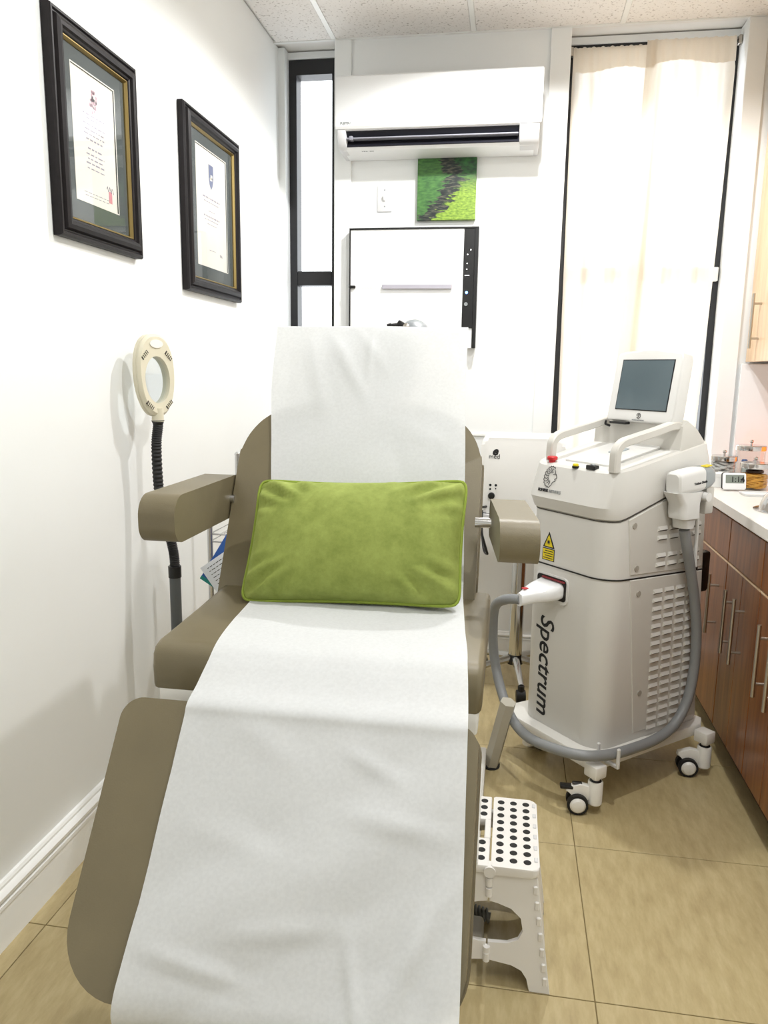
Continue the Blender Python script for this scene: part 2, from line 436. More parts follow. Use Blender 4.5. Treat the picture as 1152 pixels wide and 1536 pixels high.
# ---- walls
bm = NB(); box(bm, XL-.12, XL, YF-.1, YW+.1, 0, CEIL); struct('wall_left', bm, 'wall', 'plain bright white wall with two framed certificates')
bm = NB(); box(bm, XR, XR+.12, YF-.1, YW+.1, 0, CEIL); struct('wall_right', bm, 'wall', 'white wall behind the cabinets')
bm = NB(); box(bm, XL, XR, YF-.12, YF, 0, CEIL); struct('wall_front', bm, 'wall', 'white wall behind the photographer')
PX0, PX1, WRX = -.838, .181, .885
WL0, SILL_L, SILL_R, WTOP = XL, .86, .86, 2.742
bm = NB()
box(bm, PX0, PX1, YB, YW+.1, 0, CEIL)                       # central pier
box(bm, WRX, XR, YB, YW+.1, 0, CEIL)                        # right pier
box(bm, XL, PX0, YW-.06, YW+.1, WTOP, CEIL); box(bm, PX1, WRX, YW-.06, YW+.1, WTOP, CEIL); box(bm, XL, XL+.03, YW-.12, YW+.1, SILL_L, CEIL)
box(bm, XL, PX0, YB, YW+.1, 0, SILL_L); box(bm, PX1, WRX, YB, YW+.1, 0, SILL_R)
wb = struct('wall_back', bm, 'pier', 'white back wall with a pier between two window recesses', smooth=False)
# pier boards
bm = NB(); box(bm, PX0-.001, -.762, YB-.012, YB+.002, 0, CEIL-.008, .002, 1); obj('corner_board', bm, 'pier', wb)
bm = NB(); box(bm, .097, PX1+.001, YB-.012, YB+.002, 0, CEIL-.008, .002, 1); obj('corner_board', bm, 'pier', wb)
bm = NB(); box(bm, WRX-.001, WRX+.075, YB-.012, YB+.002, .9, CEIL-.008, .002, 1); obj('corner_board', bm, 'pier', wb)
bm = NB(); box(bm, -.762, .097, YB-.010, YB+.002, 1.040, 1.052, .002, 1); struct('trim_1', bm, 'trim', 'thin horizontal ledge strip on the white pier')
# baseboards
def baseboard_profile(): return [(0, 0), (.014, 0), (.014, .098), (.018, .102), (.018, .112), (.010, .116), (.010, .120), (.020, .124), (.022, .134), (.016, .142), (.010, .146), (.010, .152), (.006, .158), (0, .16)]
bm = NB(); pr = baseboard_profile()
prism(bm, pr, lambda u, v: Vector((XL+u, YF, v)), lambda u, v: Vector((XL+u, YB+.1, v)))
struct('baseboard_left', bm, 'trim', 'tall white moulded baseboard along the left wall', angle=20)
bm = NB(); prism(bm, [(u, v*.62) for u, v in pr], lambda u, v: Vector((XL+.02, YB-u, v)), lambda u, v: Vector((.80, YB-u, v)))
struct('baseboard_back', bm, 'trim', 'white moulded baseboard along the back wall', angle=20)
# ---- windows
def window(name, x0, x1, sill, rail_z, label, fw, mull=None):
    bm = NB(); y0, y1 = YW-.05, YW+.03
    box(bm, x0, x0+fw[0], y0, y1, sill, WTOP); box(bm, x1-fw[1], x1, y0, y1, sill, WTOP)
    box(bm, x0+fw[0], x1-fw[1], y0, y1, WTOP-fw[2], WTOP); box(bm, x0+fw[0], x1-fw[1], y0, y1, sill, sill+.05)
    o = struct(name, bm, 'black_frame', label, smooth=False)
    bm = NB(); box(bm, x0+fw[0], x1-fw[1], y0-.006, y1-.02, rail_z-.033, rail_z+.033, .004, 1); obj('meeting_rail', bm, 'black_frame', o)
    for (za, zb) in ((sill+.05, rail_z-.033), (rail_z+.033, WTOP-fw[2])):
        bm = NB(); box(bm, x0+fw[0], x1-fw[1], YW-.003, YW+.003, za, zb); obj('pane', bm, 'pane', o)
    bm = NB(); box(bm, x0, x1, YB-.03, YW-.05, sill-.001, sill+.022, .004, 1); obj('window_sill', bm, 'sill', o)
    return o
window('window_1', XL+.03, PX0, SILL_L, 1.768, 'tall black framed window between left wall and pier', (.036, .045, .066))
wr = window('window_2', PX1, WRX, SILL_R, 1.775, 'tall black framed window behind the white curtain', (.05, .03, .05))
bm = NB(); box(bm, .838, .876, YW-.075, YW-.03, 1.745, 1.805, .003, 1); obj('sash_bracket', bm, 'white_plastic', wr)

# ---- curtain and rod
rod = thing('curtain_rod', 'thin dark curtain rod with end brackets at the window head', 'curtain rod', (PX1, YW-.09, 2.685))
bm = NB(); cyl(bm, (PX1+.002, YW-.09, 2.70), (WRX-.002, YW-.09, 2.715), .006, n=10); obj('rod', bm, 'rubber', rod)
for x, z in ((PX1+.002, 2.70), (WRX-.016, 2.715)):
    bm = NB(); box(bm, x, x+.014, YW-.105, YW-.075, z-.018, z+.018, .003, 1); obj('bracket', bm, 'steel', rod)
def curtain(name, x0, x1, xb0, xb1, ph, label, ztop, zbot=.89, yoff=0):
    bm = NB(); nx, nz = 56, 44; grid = []
    for j in range(nz+1):
        t = j/nz; z = ztop+(zbot-ztop)*t; row = []
        for i in range(nx+1):
            s = i/nx; xa = x0+(x1-x0)*s; xb = xb0+(xb1-xb0)*s; k = t**1.3; x = xa*(1-k)+xb*k
            amp = .012+.018*t
            y = YW-.098-yoff+amp*math.sin(s*2*PI*3.4+ph+1.2*t*math.sin(s*4))+.006*math.sin(s*2*PI*8+ph*2)*(1-.6*t)-.03*t
            if j == 0: z2 = z+.006*math.sin(s*2*PI*9+ph)
            else: z2 = z
            if j < 3: y = YW-.098-yoff+(.004*math.sin(s*2*PI*9+ph))
            row.append(bm.verts.new((x, min(y, YW-.062), z2)))
        grid.append(row)
    for j in range(nz):
        for i in range(nx): bm.faces.new((grid[j][i], grid[j][i+1], grid[j+1][i+1], grid[j+1][i]))
    o = thing(name, label, 'curtain', ((x0+x1)/2, YW-.1, zbot), group='curtain panels')
    cl = obj('cloth', bm, 'curtain', o, angle=80)
    # doubled heading hem and bottom/side hems, a little proud of the cloth
    bm = NB(); H = 6
    for k in range(nx):
        s0, s1 = k/nx, (k+1)/nx
        for (za, zb) in ((ztop-.004, ztop-.095-.012*math.sin(s0*7+ph)),):
            xa, xb_ = x0+(x1-x0)*s0, x0+(x1-x0)*s1
            ya = YW-.103-yoff+.004*math.sin(s0*2*PI*9+ph); yb = YW-.103-yoff+.004*math.sin(s1*2*PI*9+ph)
            zc = ztop-.095-.010*math.sin(s1*7+ph); zb = ztop-.095-.010*math.sin(s0*7+ph)
            bm.faces.new([bm.verts.new(p) for p in ((xa, ya-.004, za), (xb_, yb-.004, za), (xb_, yb-.010, zc), (xa, ya-.010, zb))])
    bmesh.ops.remove_doubles(bm, verts=bm.verts, dist=.0004)
    obj('heading_hem', bm, 'curtain', o, angle=80)
    return o
curtain('curtain', PX1+.016, .545, PX1+.035, .60, 0.4, 'cream sheer curtain panel hanging nearer the air conditioner pier', 2.712)
curtain('curtain', .500, WRX-.028, .44, WRX-.075, 2.1, 'cream sheer curtain panel hanging nearer the wooden cabinets', 2.722, yoff=.018)

# ================================================================== LIGHT FITTINGS AND ADDED FILL PANEL (out of frame)
for pos, pw_, lb in ((SPOT_POS, SPOT_W, 'small white ceiling spotlight between chair back and air conditioner'), (SPOT2_POS, SPOT2_W, 'small white ceiling spotlight above the step stool')):
    lt = thing('ceiling_spotlight', lb, 'ceiling light', (pos[0], pos[1], CEIL-.02), group='ceiling spotlights')
    bm = NB(); lathe(bm, (pos[0], pos[1], CEIL-.006), [(.055, 0), (.055, -.02), (.03, -.03), (.025, -.05)]); obj('housing', bm, 'white_plastic', lt)
    ld = bpy.data.lights.new('spot_bulb', 'SPOT'); ld.energy = pw_; ld.shadow_soft_size = .035; ld.spot_size = math.radians(166); ld.spot_blend = .25; ld.color = (1, 1, .99)
    lo = bpy.data.objects.new('spot_bulb', ld); COL.objects.link(lo); lo.location = pos
pn = thing('fill_panel', 'unseen flat white panel added overhead for fill light on the entrance side', 'ceiling light', (.25, .2, CEIL-.02))
bm = NB(); box(bm, -.06, .56, -.42, .82, CEIL-.018, CEIL-.004, .003, 1); obj('frame', bm, 'white_plastic', pn)
ad = bpy.data.lights.new('fill_light', 'AREA'); ad.shape = 'RECTANGLE'; ad.size = .58; ad.size_y = 1.2; ad.energy = FILL_W; ad.color = (1, .995, .985)  # fill light added to lift the grey areas, not a known fitting
ao = bpy.data.objects.new('fill_light', ad); COL.objects.link(ao); ao.location = (.25, .2, CEIL-.022)
#MARK_OBJECTS

# ================================================================== TREATMENT CHAIR
CHX0, CHX1 = -.620, -.028
chair = thing('treatment_chair', 'taupe vinyl reclining treatment chair with padded armrests and sloping leg rest', 'chair', (-.33, 1.45, 0))
# --- back: plane leaning back
B0 = Vector((0, 1.592, .850)); BV = Vector((0, .48, .877)).normalized(); BN = Vector((0, -BV.z, BV.y))
def back_pt(u, t, n=0): return Vector((u, 0, 0))+B0+BV*t+BN*n
BCX, BHW = -.3485, .2870
half = [(BHW, -.03), (BHW, .30), (BHW-.004, .335), (BHW-.018, .375), (BHW-.045, .412), (BHW-.085, .440), (BHW-.125, .452), (.150, .46)]
half = [(p.x, p.y) for p in smooth_path([(u, t, 0) for u, t in half], 4)]
outline = [(BCX+u, t) for u, t in half]+[(BCX-u, t) for u, t in reversed(half)]
bm = NB(); prism(bm, outline, lambda u, v: back_pt(u, v, -.075), lambda u, v: back_pt(u, v, 0), bev=.014, seg=4)
back = obj('backrest', bm, 'vinyl', chair, angle=50)
bm = NB(); prism(bm, rrect(BCX-.135, BCX+.125, .468, .655, .05), lambda u, v: back_pt(u, v, -.07), lambda u, v: back_pt(u, v, -.004), bev=.018, seg=4)
obj('headrest', bm, 'vinyl', chair, angle=50)
bm = NB(); tube(bm, [back_pt(u, v, -.060) for u, v in [(BCX+(x-BCX)*1.004, t) for x, t in outline]], .003, 6); obj('piping', bm, 'vinyl_seam', back)
# --- seat
bm = NB()
prism(bm, [(1.226, .762), (1.224, .80), (1.228, .826), (1.238, .839), (1.258, .845), (1.60, .852), (1.66, .850), (1.66, .762)],
      lambda y, z: Vector((CHX0, y, z)), lambda y, z: Vector((CHX1, y, z)), bev=.011, seg=3)
seat = obj('seat', bm, 'vinyl', chair, angle=60)
bm = NB(); box(bm, CHX0+.012, CHX1-.006, 1.225, 1.70, .722, .764, .006, 2); obj('seat_frame', bm, 'white_plastic', chair)
# --- leg rest
L0 = Vector((0, 1.128, .788)); LV = Vector((0, -.211, -.290)).normalized(); LN = Vector((0, -.290, .211)).normalized()
def leg_pt(u, t, n=0): return Vector((u, 0, 0))+L0+LV*t+LN*n
LEGL = .432
bm = NB(); prism(bm, rrect(CHX0, CHX1, 0, LEGL, (.036, .036, .10, .10), 10), lambda u, v: leg_pt(u, v, -.095), lambda u, v: leg_pt(u, v, 0), bev=.034, seg=6)
leg = obj('leg_rest', bm, 'vinyl', chair, angle=60)
bm = NB(); tube(bm, [leg_pt(u, v, -.070) for u, v in rrect(CHX0-.001, CHX1+.001, -.001, LEGL+.001, (.036, .036, .101, .101), 10)], .0035, 6, closed=True); obj('piping', bm, 'vinyl_seam', leg)
bm = NB(); prism(bm, rrect(CHX0+.02, CHX1+.006, .02, .22, .03, 6), lambda u, v: leg_pt(u, v, -.125), lambda u, v: leg_pt(u, v, -.097), bev=.005, seg=2); obj('leg_rest_panel', bm, 'white_plastic', chair)
for x in (-.45, -.20):
    bm = NB(); tube(bm, [(x, 1.26, .735), (x, 1.20, .70), leg_pt(x, .16, -.11)], .014, 8); obj('leg_rest_hinge', bm, 'steel', chair)
# --- armrests
def armrest(x0, x1, y0, y1, z0, z1, rod_x, rot):
    sec = rrect(y0, y1, z0, z1, (.036, .02, .02, .042), 12)
    bm = NB(); prism(bm, sec, lambda y, z: Vector((x0+rot*(y-y1), y, z)), lambda y, z: Vector((x1+rot*(y-y1), y, z)), bev=.010, seg=3)
    a = obj('armrest', bm, 'vinyl', chair, angle=60)
    for x in (x0+.002, x1-.002):
        bm = NB(); tube(bm, [Vector((x+rot*(y-y1), y+(.006 if y < (y0+y1)/2 else -.006), z+(.006 if z < (z0+z1)/2 else -.006))) for y, z in sec], .0022, 6, closed=True); obj('piping', bm, 'vinyl_seam', a)
    ym, zm = y1-.05, (z0+z1)/2-.005
    bm = NB(); cyl(bm, (rod_x[0], ym, zm), (rod_x[1], ym, zm), .011); obj('arm_rod', bm, 'chrome', a, label='short chrome rod')
armrest(-.716, -.640, 1.385, 1.745, .988, 1.084, (-.645, -.63), 0)
armrest(-.038, .034, 1.375, 1.65, .984, 1.066, (-.066, -.030), -.10)
# --- base
bm = NB(); box(bm, -.46, -.20, 1.34, 1.66, .50, .724, .01, 2); obj('lift_housing', bm, 'white_plastic', chair)
bm = NB(); box(bm, -.41, -.25, 1.42, 1.60, .09, .51, .008, 2); obj('lift_column', bm, 'machine_warm', chair)
bm = NB(); box(bm, -.50, -.16, 1.25, 1.88, .0, .09, .02, 3); obj('base_plate', bm, 'machine_warm', chair)
bm = NB(); box(bm, -.17, -.012, 1.60, 1.67, .0, .044, .012, 3); obj('base_foot', bm, 'machine_warm', chair)
bm = NB(); box(bm, -.08, -.035, 1.84, 2.50, .012, .055, .006, 2); box(bm, -.18, -.035, 1.835, 1.88, .012, .055, .006, 2); obj('base_rail', bm, 'machine_warm', chair)
bm = NB(); cyl(bm, (-.018, 2.47, .012), (.030, 2.42, .262), .027, n=6, ph=.3); leg2 = obj('stabilizer_leg', bm, 'leg_grey', chair, angle=20)
bm = NB(); cyl(bm, (-.022, 2.475, 0), (-.018, 2.47, .014), .032, n=14); obj('rubber_foot', bm, 'rubber', leg2)
bm = NB(); pts = []
for i in range(220):
    t = i/219; an = t*2*PI*18; cen = Vector((-.165+.165*t, 1.695+.02*math.sin(t*3), .019))
    pts.append(cen+Vector((0, math.cos(an)*.014, math.sin(an)*.014)))
tube(bm, pts, .0035, 5); obj('coiled_cord', bm, 'hose', chair)
# --- exam paper laid over the chair
prof = []  # (y, z, x_left, x_right)
def bp(t, n, xl, xr): p = back_pt(0, t, n); prof.append((p.y, p.z, xl, xr))
prof += [(2.002, 1.36, -.597, -.120), (1.995, 1.405, -.594, -.117)]
bp(.672, -.050, -.592, -.115); bp(.676, -.02, -.590, -.113); bp(.667, .002, -.588, -.112); bp(.645, .006, -.586, -.111)
bp(.50, .006, -.578, -.109); bp(.34, .006, -.558, -.100); bp(.20, .006, -.538, -.094); bp(.08, .007, -.528, -.088); bp(.03, .012, -.526, -.086)
prof += [(1.578, .866, -.526, -.085), (1.545, .857, -.525, -.082), (1.45, .8535, -.518, -.074), (1.36, .852, -.512, -.066), (1.28, .850, -.505, -.058), (1.235, .845, -.502, -.055),
         (1.205, .831, -.503, -.052), (1.182, .817, -.505, -.050), (1.158, .804, -.506, -.048)]
for t, n in ((.004, .006), (.03, .004), (.10, .004), (.18, .004), (.26, .004), (.34, .005), (.385, .006), (.415, .008), (.437, .004), (.452, -.008)):
    p = leg_pt(0, t, n); prof.append((p.y, p.z, -.507-.012*t/.45, -.046+.014*t/.45))
pl = leg_pt(0, .460, -.028)
prof += [(pl.y, pl.z-.02, -.52, -.032), (pl.y+.002, pl.z-.08, -.522, -.032), (pl.y+.006, pl.z-.16, -.524, -.033), (pl.y+.010, pl.z-.23, -.524, -.034)]
P4 = [Vector((a, b, 0)) for a, b, _, _ in prof]; PL = [Vector((c, d, 0)) for _, _, c, d in prof]
PS, PLs = smooth_path(P4, 8), smooth_path(PL, 8)
CREASES = [(.30, .17, .50, .34, .006, .020), (.42, .15, .62, .27, .005, .016), (.52, .15, .50, .29, .004, .014), (.18, .16, .30, .40, .004, .03), (.62, .40, .95, .46, .004, .02),
           (.60, 1.33, .80, 1.37, .005, .018), (.62, 1.42, .95, 1.44, .006, .022), (.97, 1.50, .78, 1.66, .007, .022), (.88, 1.54, .80, 1.70, .006, .016), (.30, 1.60, .70, 1.57, .005, .02), (.05, 1.63, .40, 1.66, .005, .02), (.66, 1.58, .72, 1.70, .006, .014), (.20, 1.30, .45, 1.36, .003, .03), (.1, 1.46, .5, 1.50, .003, .03)]
def crease(s, a):
    d = 0
    for s0, a0, s1, a1, amp, wd in CREASES:
        px, py, qx, qy = s0*.47, a0, s1*.47, a1; x, y = s*.47, a; vx_, vy_ = qx-px, qy-py
        t = max(0, min(1, ((x-px)*vx_+(y-py)*vy_)/(vx_*vx_+vy_*vy_))); dist = math.hypot(x-px-vx_*t, y-py-vy_*t)
        d += amp*max(0, 1-dist/wd)*math.sin(PI*(.1+.8*t))
    return d
bm = NB(); nx = 90; rows = []; acc = 0
from mathutils import noise as mnoise
for i, (p, l) in enumerate(zip(PS, PLs)):
    acc += (p-PS[i-1]).length if i else 0
    tn = (PS[min(i+1, len(PS)-1)]-PS[max(i-1, 0)]).normalized(); nrm = Vector((0, -tn.y, tn.x)) if False else Vector((0, tn.y, -tn.x))
    # outward normal: towards -y / +z
    nrm = Vector((0, tn.y, -tn.x))
    if nrm.y-nrm.z > 0: nrm = -nrm
    row = []; damp = max(0, min(1, (acc-.12)*10))*.9+.1
    for k in range(nx+1):
        s = k/nx; x = l.x+(l.y-l.x)*s
        d = abs(mnoise.noise(Vector((x*7, acc*6, 1.3))))*.006+max(0, mnoise.noise(Vector((x*3+acc*4, acc*2.4, 7))))*.010
        if .12 < acc < .40: d += max(0, .010*(1-abs((s-.42)*3+(acc-.16)*2.5)))*max(0, 1-abs(acc-.2)*5)
        if acc > 1.35: d += .010*max(0, math.sin(s*5+acc*16))*min(1, (acc-1.35)*6)
        d = (d+crease(s, acc))*damp
        row.append(bm.verts.new(Vector((x, p.x, p.y))+nrm*d))
    rows.append(row)
for i in range(len(rows)-1):
    for k in range(nx): bm.faces.new((rows[i][k], rows[i][k+1], rows[i+1][k+1], rows[i+1][k]))
tag(obj('exam_paper', bm, 'exam_paper', angle=120), 'long strip of white exam paper draped over the taupe chair', 'paper')

# ================================================================== PILLOW
PC = Vector((-.314, 1.548, .980)); PU = Vector((1, 0, .035)).normalized(); PVv = Vector((0, .52, .854)).normalized(); PN = PU.cross(PVv); PN = -PN if PN.y > 0 else PN
pil = thing('throw_pillow', 'olive green velvet lumbar pillow leaning on the chair back', 'pillow', (PC.x, PC.y-.08, .857))
bm = NB(); W2, H2, n1, n2 = .229, .139, 48, 34
def pil_edge(a, b):
    # concave sides, pointed corners
    x = a*W2*(1-.030*(1-b*b)); y = b*H2*(1-(.085 if b > 0 else .05)*(1-a*a))
    k = 1-.05*(a*a*b*b)**5
    return x*k, y*k
grid = {}
for sgn in (1, -1):
    for j in range(n2+1):
        for i in range(n1+1):
            a, b = -1+2*i/n1, -1+2*j/n2
            x, y = pil_edge(a, b)
            edge = (1-a**2)*(1-b**2)
            th = .080*max(0, edge)**.50
            wr_ = 0
            if edge > 0:
                cd = max(abs(a), abs(b)); ang = math.atan2(abs(b), abs(a))
                wr_ = .009*math.sin(ang*26+2*a)*max(0, (abs(a)+abs(b)-1.05))*(1-cd)**.5*6 + .003*mnoise.noise(Vector((x*14, y*14, sgn)))
            on = i in (0, n1) or j in (0, n2)
            if sgn == -1 and on: grid[(sgn, i, j)] = grid[(1, i, j)]; continue
            fold = 0
            if b < -.86 and .35 < a < .62: fold = .0
            grid[(sgn, i, j)] = bm.verts.new(PC+PU*x+PVv*y+PN*(sgn*th+(wr_ if not on else 0)))
    for j in range(n2):
        for i in range(n1):
            try: bm.faces.new((grid[(sgn, i, j)], grid[(sgn, i+1, j)], grid[(sgn, i+1, j+1)], grid[(sgn, i, j+1)]))
            except ValueError: pass
obj('cover', bm, 'velvet', pil, angle=80)
bm = NB(); loop = []
for i in range(n1): loop.append((-1+2*i/n1, -1))
for j in range(n2): loop.append((1, -1+2*j/n2))
for i in range(n1): loop.append((1-2*i/n1, 1))
for j in range(n2): loop.append((-1, 1-2*j/n2))
pp = []
for a, b in loop:
    x, y = pil_edge(a, b); pp.append(PC+PU*x*1.006+PVv*y*1.008)
tube(bm, pp, .0032, 6, closed=True); obj('piping', bm, 'velvet_piping', pil)

# ================================================================== CERTIFICATES ON THE LEFT WALL
def wall_pt(y, z, d): return Vector((XL+d, y, z))
def certificate(y0, y1, z0, z1, label, dy0, dy1, dz0, dz1, style):
    o = thing('framed_certificate', label, 'picture frame', (XL, (y0+y1)/2, z0), group=None)
    prof_ = [(0, .002), (0, .020), (.004, .026), (.010, .026), (.013, .021), (.017, .021), (.021, .030), (.030, .034), (.038, .033), (.041, .026), (.046, .024), (.050, .017), (.052, .012), (.052, .002)]
    cs = [((y0, z0), (1, 1)), ((y1, z0), (-1, 1)), ((y1, z1), (-1, -1)), ((y0, z1), (1, -1))]
    for k in range(4):
        (ca, da), (cb, db) = cs[k], cs[(k+1) % 4]
        bm = NB(); loft(bm, [[wall_pt(c[0]+d[0]*q, c[1]+d[1]*q, h) for q, h in prof_] for c, d in ((ca, da), (cb, db))]); obj('frame_rail', bm, 'frame_wood', o, angle=25)
    fil = [(.048, .010), (.049, .0215), (.0515, .0215), (.0555, .014), (.0555, .010)]
    bm = NB(); rs = [[bm.verts.new(wall_pt(c[0]+d[0]*q, c[1]+d[1]*q, h)) for q, h in fil] for c, d in cs]
    for k in range(4): bridge(bm, rs[k], rs[(k+1) % 4])
    obj('gold_fillet', bm, 'gold', o, angle=25)
    bm = NB(); y_0, y_1, z_0, z_1 = y0+.05, y1-.05, z0+.05, z1-.05
    A = [(y_0, z_0), (y_1, z_0), (y_1, z_1), (y_0, z_1)]; Bq = [(dy0, dz0), (dy1, dz0), (dy1, dz1), (dy0, dz1)]
    ra = [bm.verts.new(wall_pt(*p, .010)) for p in A]; rb = [bm.verts.new(wall_pt(*p, .010)) for p in Bq]; rc = [bm.verts.new(wall_pt(*p, .007)) for p in Bq]
    bridge(bm, ra, rb); bridge(bm, rb, rc); obj('mat_board', bm, 'matboard', o, smooth=False)
    bm = NB(); box(bm, XL+.004, XL+.007, dy0-.01, dy1+.01, dz0-.01, dz1+.01); doc = obj('document', bm, 'document', o)
    bm = NB(); e = .003
    for a, b in (((dy0-e, dz0-e), (dy1+e, dz0)), ((dy0-e, dz1), (dy1+e, dz1+e)), ((dy0-e, dz0), (dy0, dz1)), ((dy1, dz0), (dy1+e, dz1))): box(bm, XL+.0098, XL+.0106, a[0], b[0], a[1], b[1])
    obj('mat_bevel', bm, 'document', o)
    # print: rows of small strokes
    Wd, Hd = dy1-dy0, dz1-dz0; cy = (dy0+dy1)/2
    rnd = random.Random(style)
    bm = NB()
    rows_ = [(.69, .50, 6), (.66, .36, 5), (.615, .52, 6), (.575, .44, 6), (.54, .5, 5), (.50, .40, 6), (.43, .34, 6), (.385, .42, 5), (.35, .36, 5), (.315, .44, 6), (.275, .40, 4), (.08, .6, 3), (.055, .56, 3)] if style == 1 else \
            [(.60, .56, 9), (.565, .5, 6), (.49, .22, 4), (.44, .52, 9), (.41, .46, 5), (.375, .30, 4), (.15, .2, 4)]
    for (v, wd, hh) in rows_:
        y = cy-wd*Wd/2
        while y < cy+wd*Wd/2:
            l = rnd.uniform(.006, .022); h = hh*.0006
            box(bm, XL+.0068, XL+.0073, y, min(y+l, cy+wd*Wd/2), dz0+v*Hd-h/2, dz0+v*Hd+h/2); y += l+.006
    obj('print', bm, 'pale_ink', doc, smooth=False)['kind'] = 'stuff'
    bm = NB()
    if style == 1:      # crest of small blots, signature, red seal
        for k in range(34):
            a, r = rnd.uniform(0, 2*PI), rnd.uniform(.002, .022); y = cy+math.cos(a)*r*.9; z = dz0+.82*Hd+math.sin(a)*r*1.5; s = rnd.uniform(.002, .005)
            box(bm, XL+.0068, XL+.0074, y-s, y+s, z-s, z+s)
        obj('crest', bm, 'crest_ink', doc, smooth=False)
        bm = NB(); tube(bm, [(XL+.0074, cy+.05+.004*k, dz0+Hd*.17+.008*math.sin(k*1.9)) for k in range(10)], .0008, 5); obj('signature', bm, 'pale_ink', doc)
        bm = NB(); box(bm, XL+.0068, XL+.0074, dy1-.045, dy1-.028, dz0+.02, dz0+.05); obj('seal', bm, 'seal_red', doc)
    else:               # shield crest
        sh = [(-.022, .03), (.022, .03), (.022, -.006), (.014, -.026), (0, -.038), (-.014, -.026), (-.022, -.006)]
        prism(bm, sh, lambda u, v: wall_pt(cy+u, dz0+.80*Hd+v*1.25, .0066), lambda u, v: wall_pt(cy+u, dz0+.80*Hd+v*1.25, .0074)); obj('crest', bm, 'crest_blue', doc, smooth=False)
        bm = NB(); box(bm, XL+.0070, XL+.0078, cy-.011, cy+.010, dz0+.80*Hd-.016, dz0+.80*Hd-.006); box(bm, XL+.0070, XL+.0078, cy-.004, cy+.012, dz0+.80*Hd-.010, dz0+.80*Hd+.004); obj('crest_figure', bm, 'document', doc, smooth=False)
        bm = NB(); tube(bm, [(XL+.0074, cy+.07+.003*k, dz0+Hd*.13+.006*math.sin(k*2.1)) for k in range(9)], .0007, 5); obj('signature', bm, 'pale_ink', doc)
    bm = NB(); box(bm, XL+.0125, XL+.0140, y_0-.004, y_1+.004, z_0-.004, z_1+.004); obj('glass_pane', bm, 'pane', o, smooth=False)
certificate(1.800, 2.222, 1.646, 2.165, 'black and gold framed certificate with a reddish crest and small red seal', 1.902, 2.113, 1.753, 2.071, 1)
certificate(2.548, 3.068, 1.594, 2.192, 'black and gold framed certificate with a blue shield crest', 2.670, 2.955, 1.697, 2.096, 2)

# ================================================================== AIR CONDITIONER
ac = thing('air_conditioner', 'white wall mounted split air conditioner with dark open louver', 'air conditioner', (-.35, YB, 2.245))
AX0, AX1 = -.786, .066
sec = [(YB-.001, 2.548), (YB-.17, 2.545), (YB-.200, 2.535), (YB-.208, 2.45), (YB-.212, 2.345), (YB-.205, 2.334), (YB-.192, 2.332), (YB-.155, 2.298), (YB-.172, 2.274), (YB-.155, 2.263), (YB-.02, 2.258), (YB-.001, 2.262)]
bm = NB(); prism(bm, sec, lambda y, z: Vector((AX0+.02, y, z)), lambda y, z: Vector((AX1-.02, y, z)), bev=.002, seg=1); acb = obj('body', bm, 'ac_white', ac, angle=30)
endp = [(YB-.001, 2.546), (YB-.17, 2.543), (YB-.198, 2.533), (YB-.206, 2.45), (YB-.210, 2.345), (YB-.202, 2.308), (YB-.180, 2.276), (YB-.155, 2.263), (YB-.02, 2.259), (YB-.001, 2.262)]
for x0, x1 in ((AX0+.004, AX0+.040), (AX1-.084, AX1-.003)):
    bm = NB(); prism(bm, endp, lambda y, z: Vector((x0, y+.0015, z-.0005)), lambda y, z: Vector((x1, y+.0015, z-.0005)), bev=.004, seg=2); obj('end_cap', bm, 'ac_grey', ac, angle=30)
bm = NB(); prism(bm, [(YB-.196, 2.549), (YB-.2095, 2.540), (YB-.2165, 2.44), (YB-.2185, 2.345), (YB-.210, 2.336), (YB-.200, 2.342)], lambda y, z: Vector((AX0-.002, y, z)), lambda y, z: Vector((AX1+.004, y, z)), bev=.002, seg=1); fp = obj('front_panel', bm, 'ac_white', ac, angle=30)
bm = NB(); prism(bm, [(YB-.193, 2.331), (YB-.1565, 2.2985), (YB-.1735, 2.275), (YB-.171, 2.273), (YB-.151, 2.298), (YB-.188, 2.334)], lambda y, z: Vector((AX0+.040, y-.001, z)), lambda y, z: Vector((AX1-.084, y-.001, z))); obj('outlet', bm, 'ac_dark', ac, smooth=False)
bm = NB(); prism(bm, rrect(YB-.196, YB-.160, 2.300, 2.306, .0028, 3), lambda y, z: Vector((AX0+.044, y, z)), lambda y, z: Vector((AX1-.088, y, z))); v_ = obj('vane', bm, 'ac_vane', ac)
bm = NB(); box(bm, AX0+.054, AX0+.070, YB-.199, YB-.165, 2.296, 2.312, .003, 2); obj('vane_pivot', bm, 'ac_vane', v_)
put_text('logo', 'FUJITSU', .013, (AX0+.020, YB-.2187, 2.352), (1, 0, 0), (0, 0, 1), 'grey_ink', fp, bold=.0003)
put_text('model_print', 'Halcyon', .011, (AX1-.052, YB-.2184, 2.372), (1, 0, 0), (0, 0, 1), 'grey_ink', fp)
put_text('rating_print', 'ADC 1200', .012, (AX0+.10, YB-.150, 2.2620), (1, 0, 0), (0, .85, .0), 'grey_ink', ac)
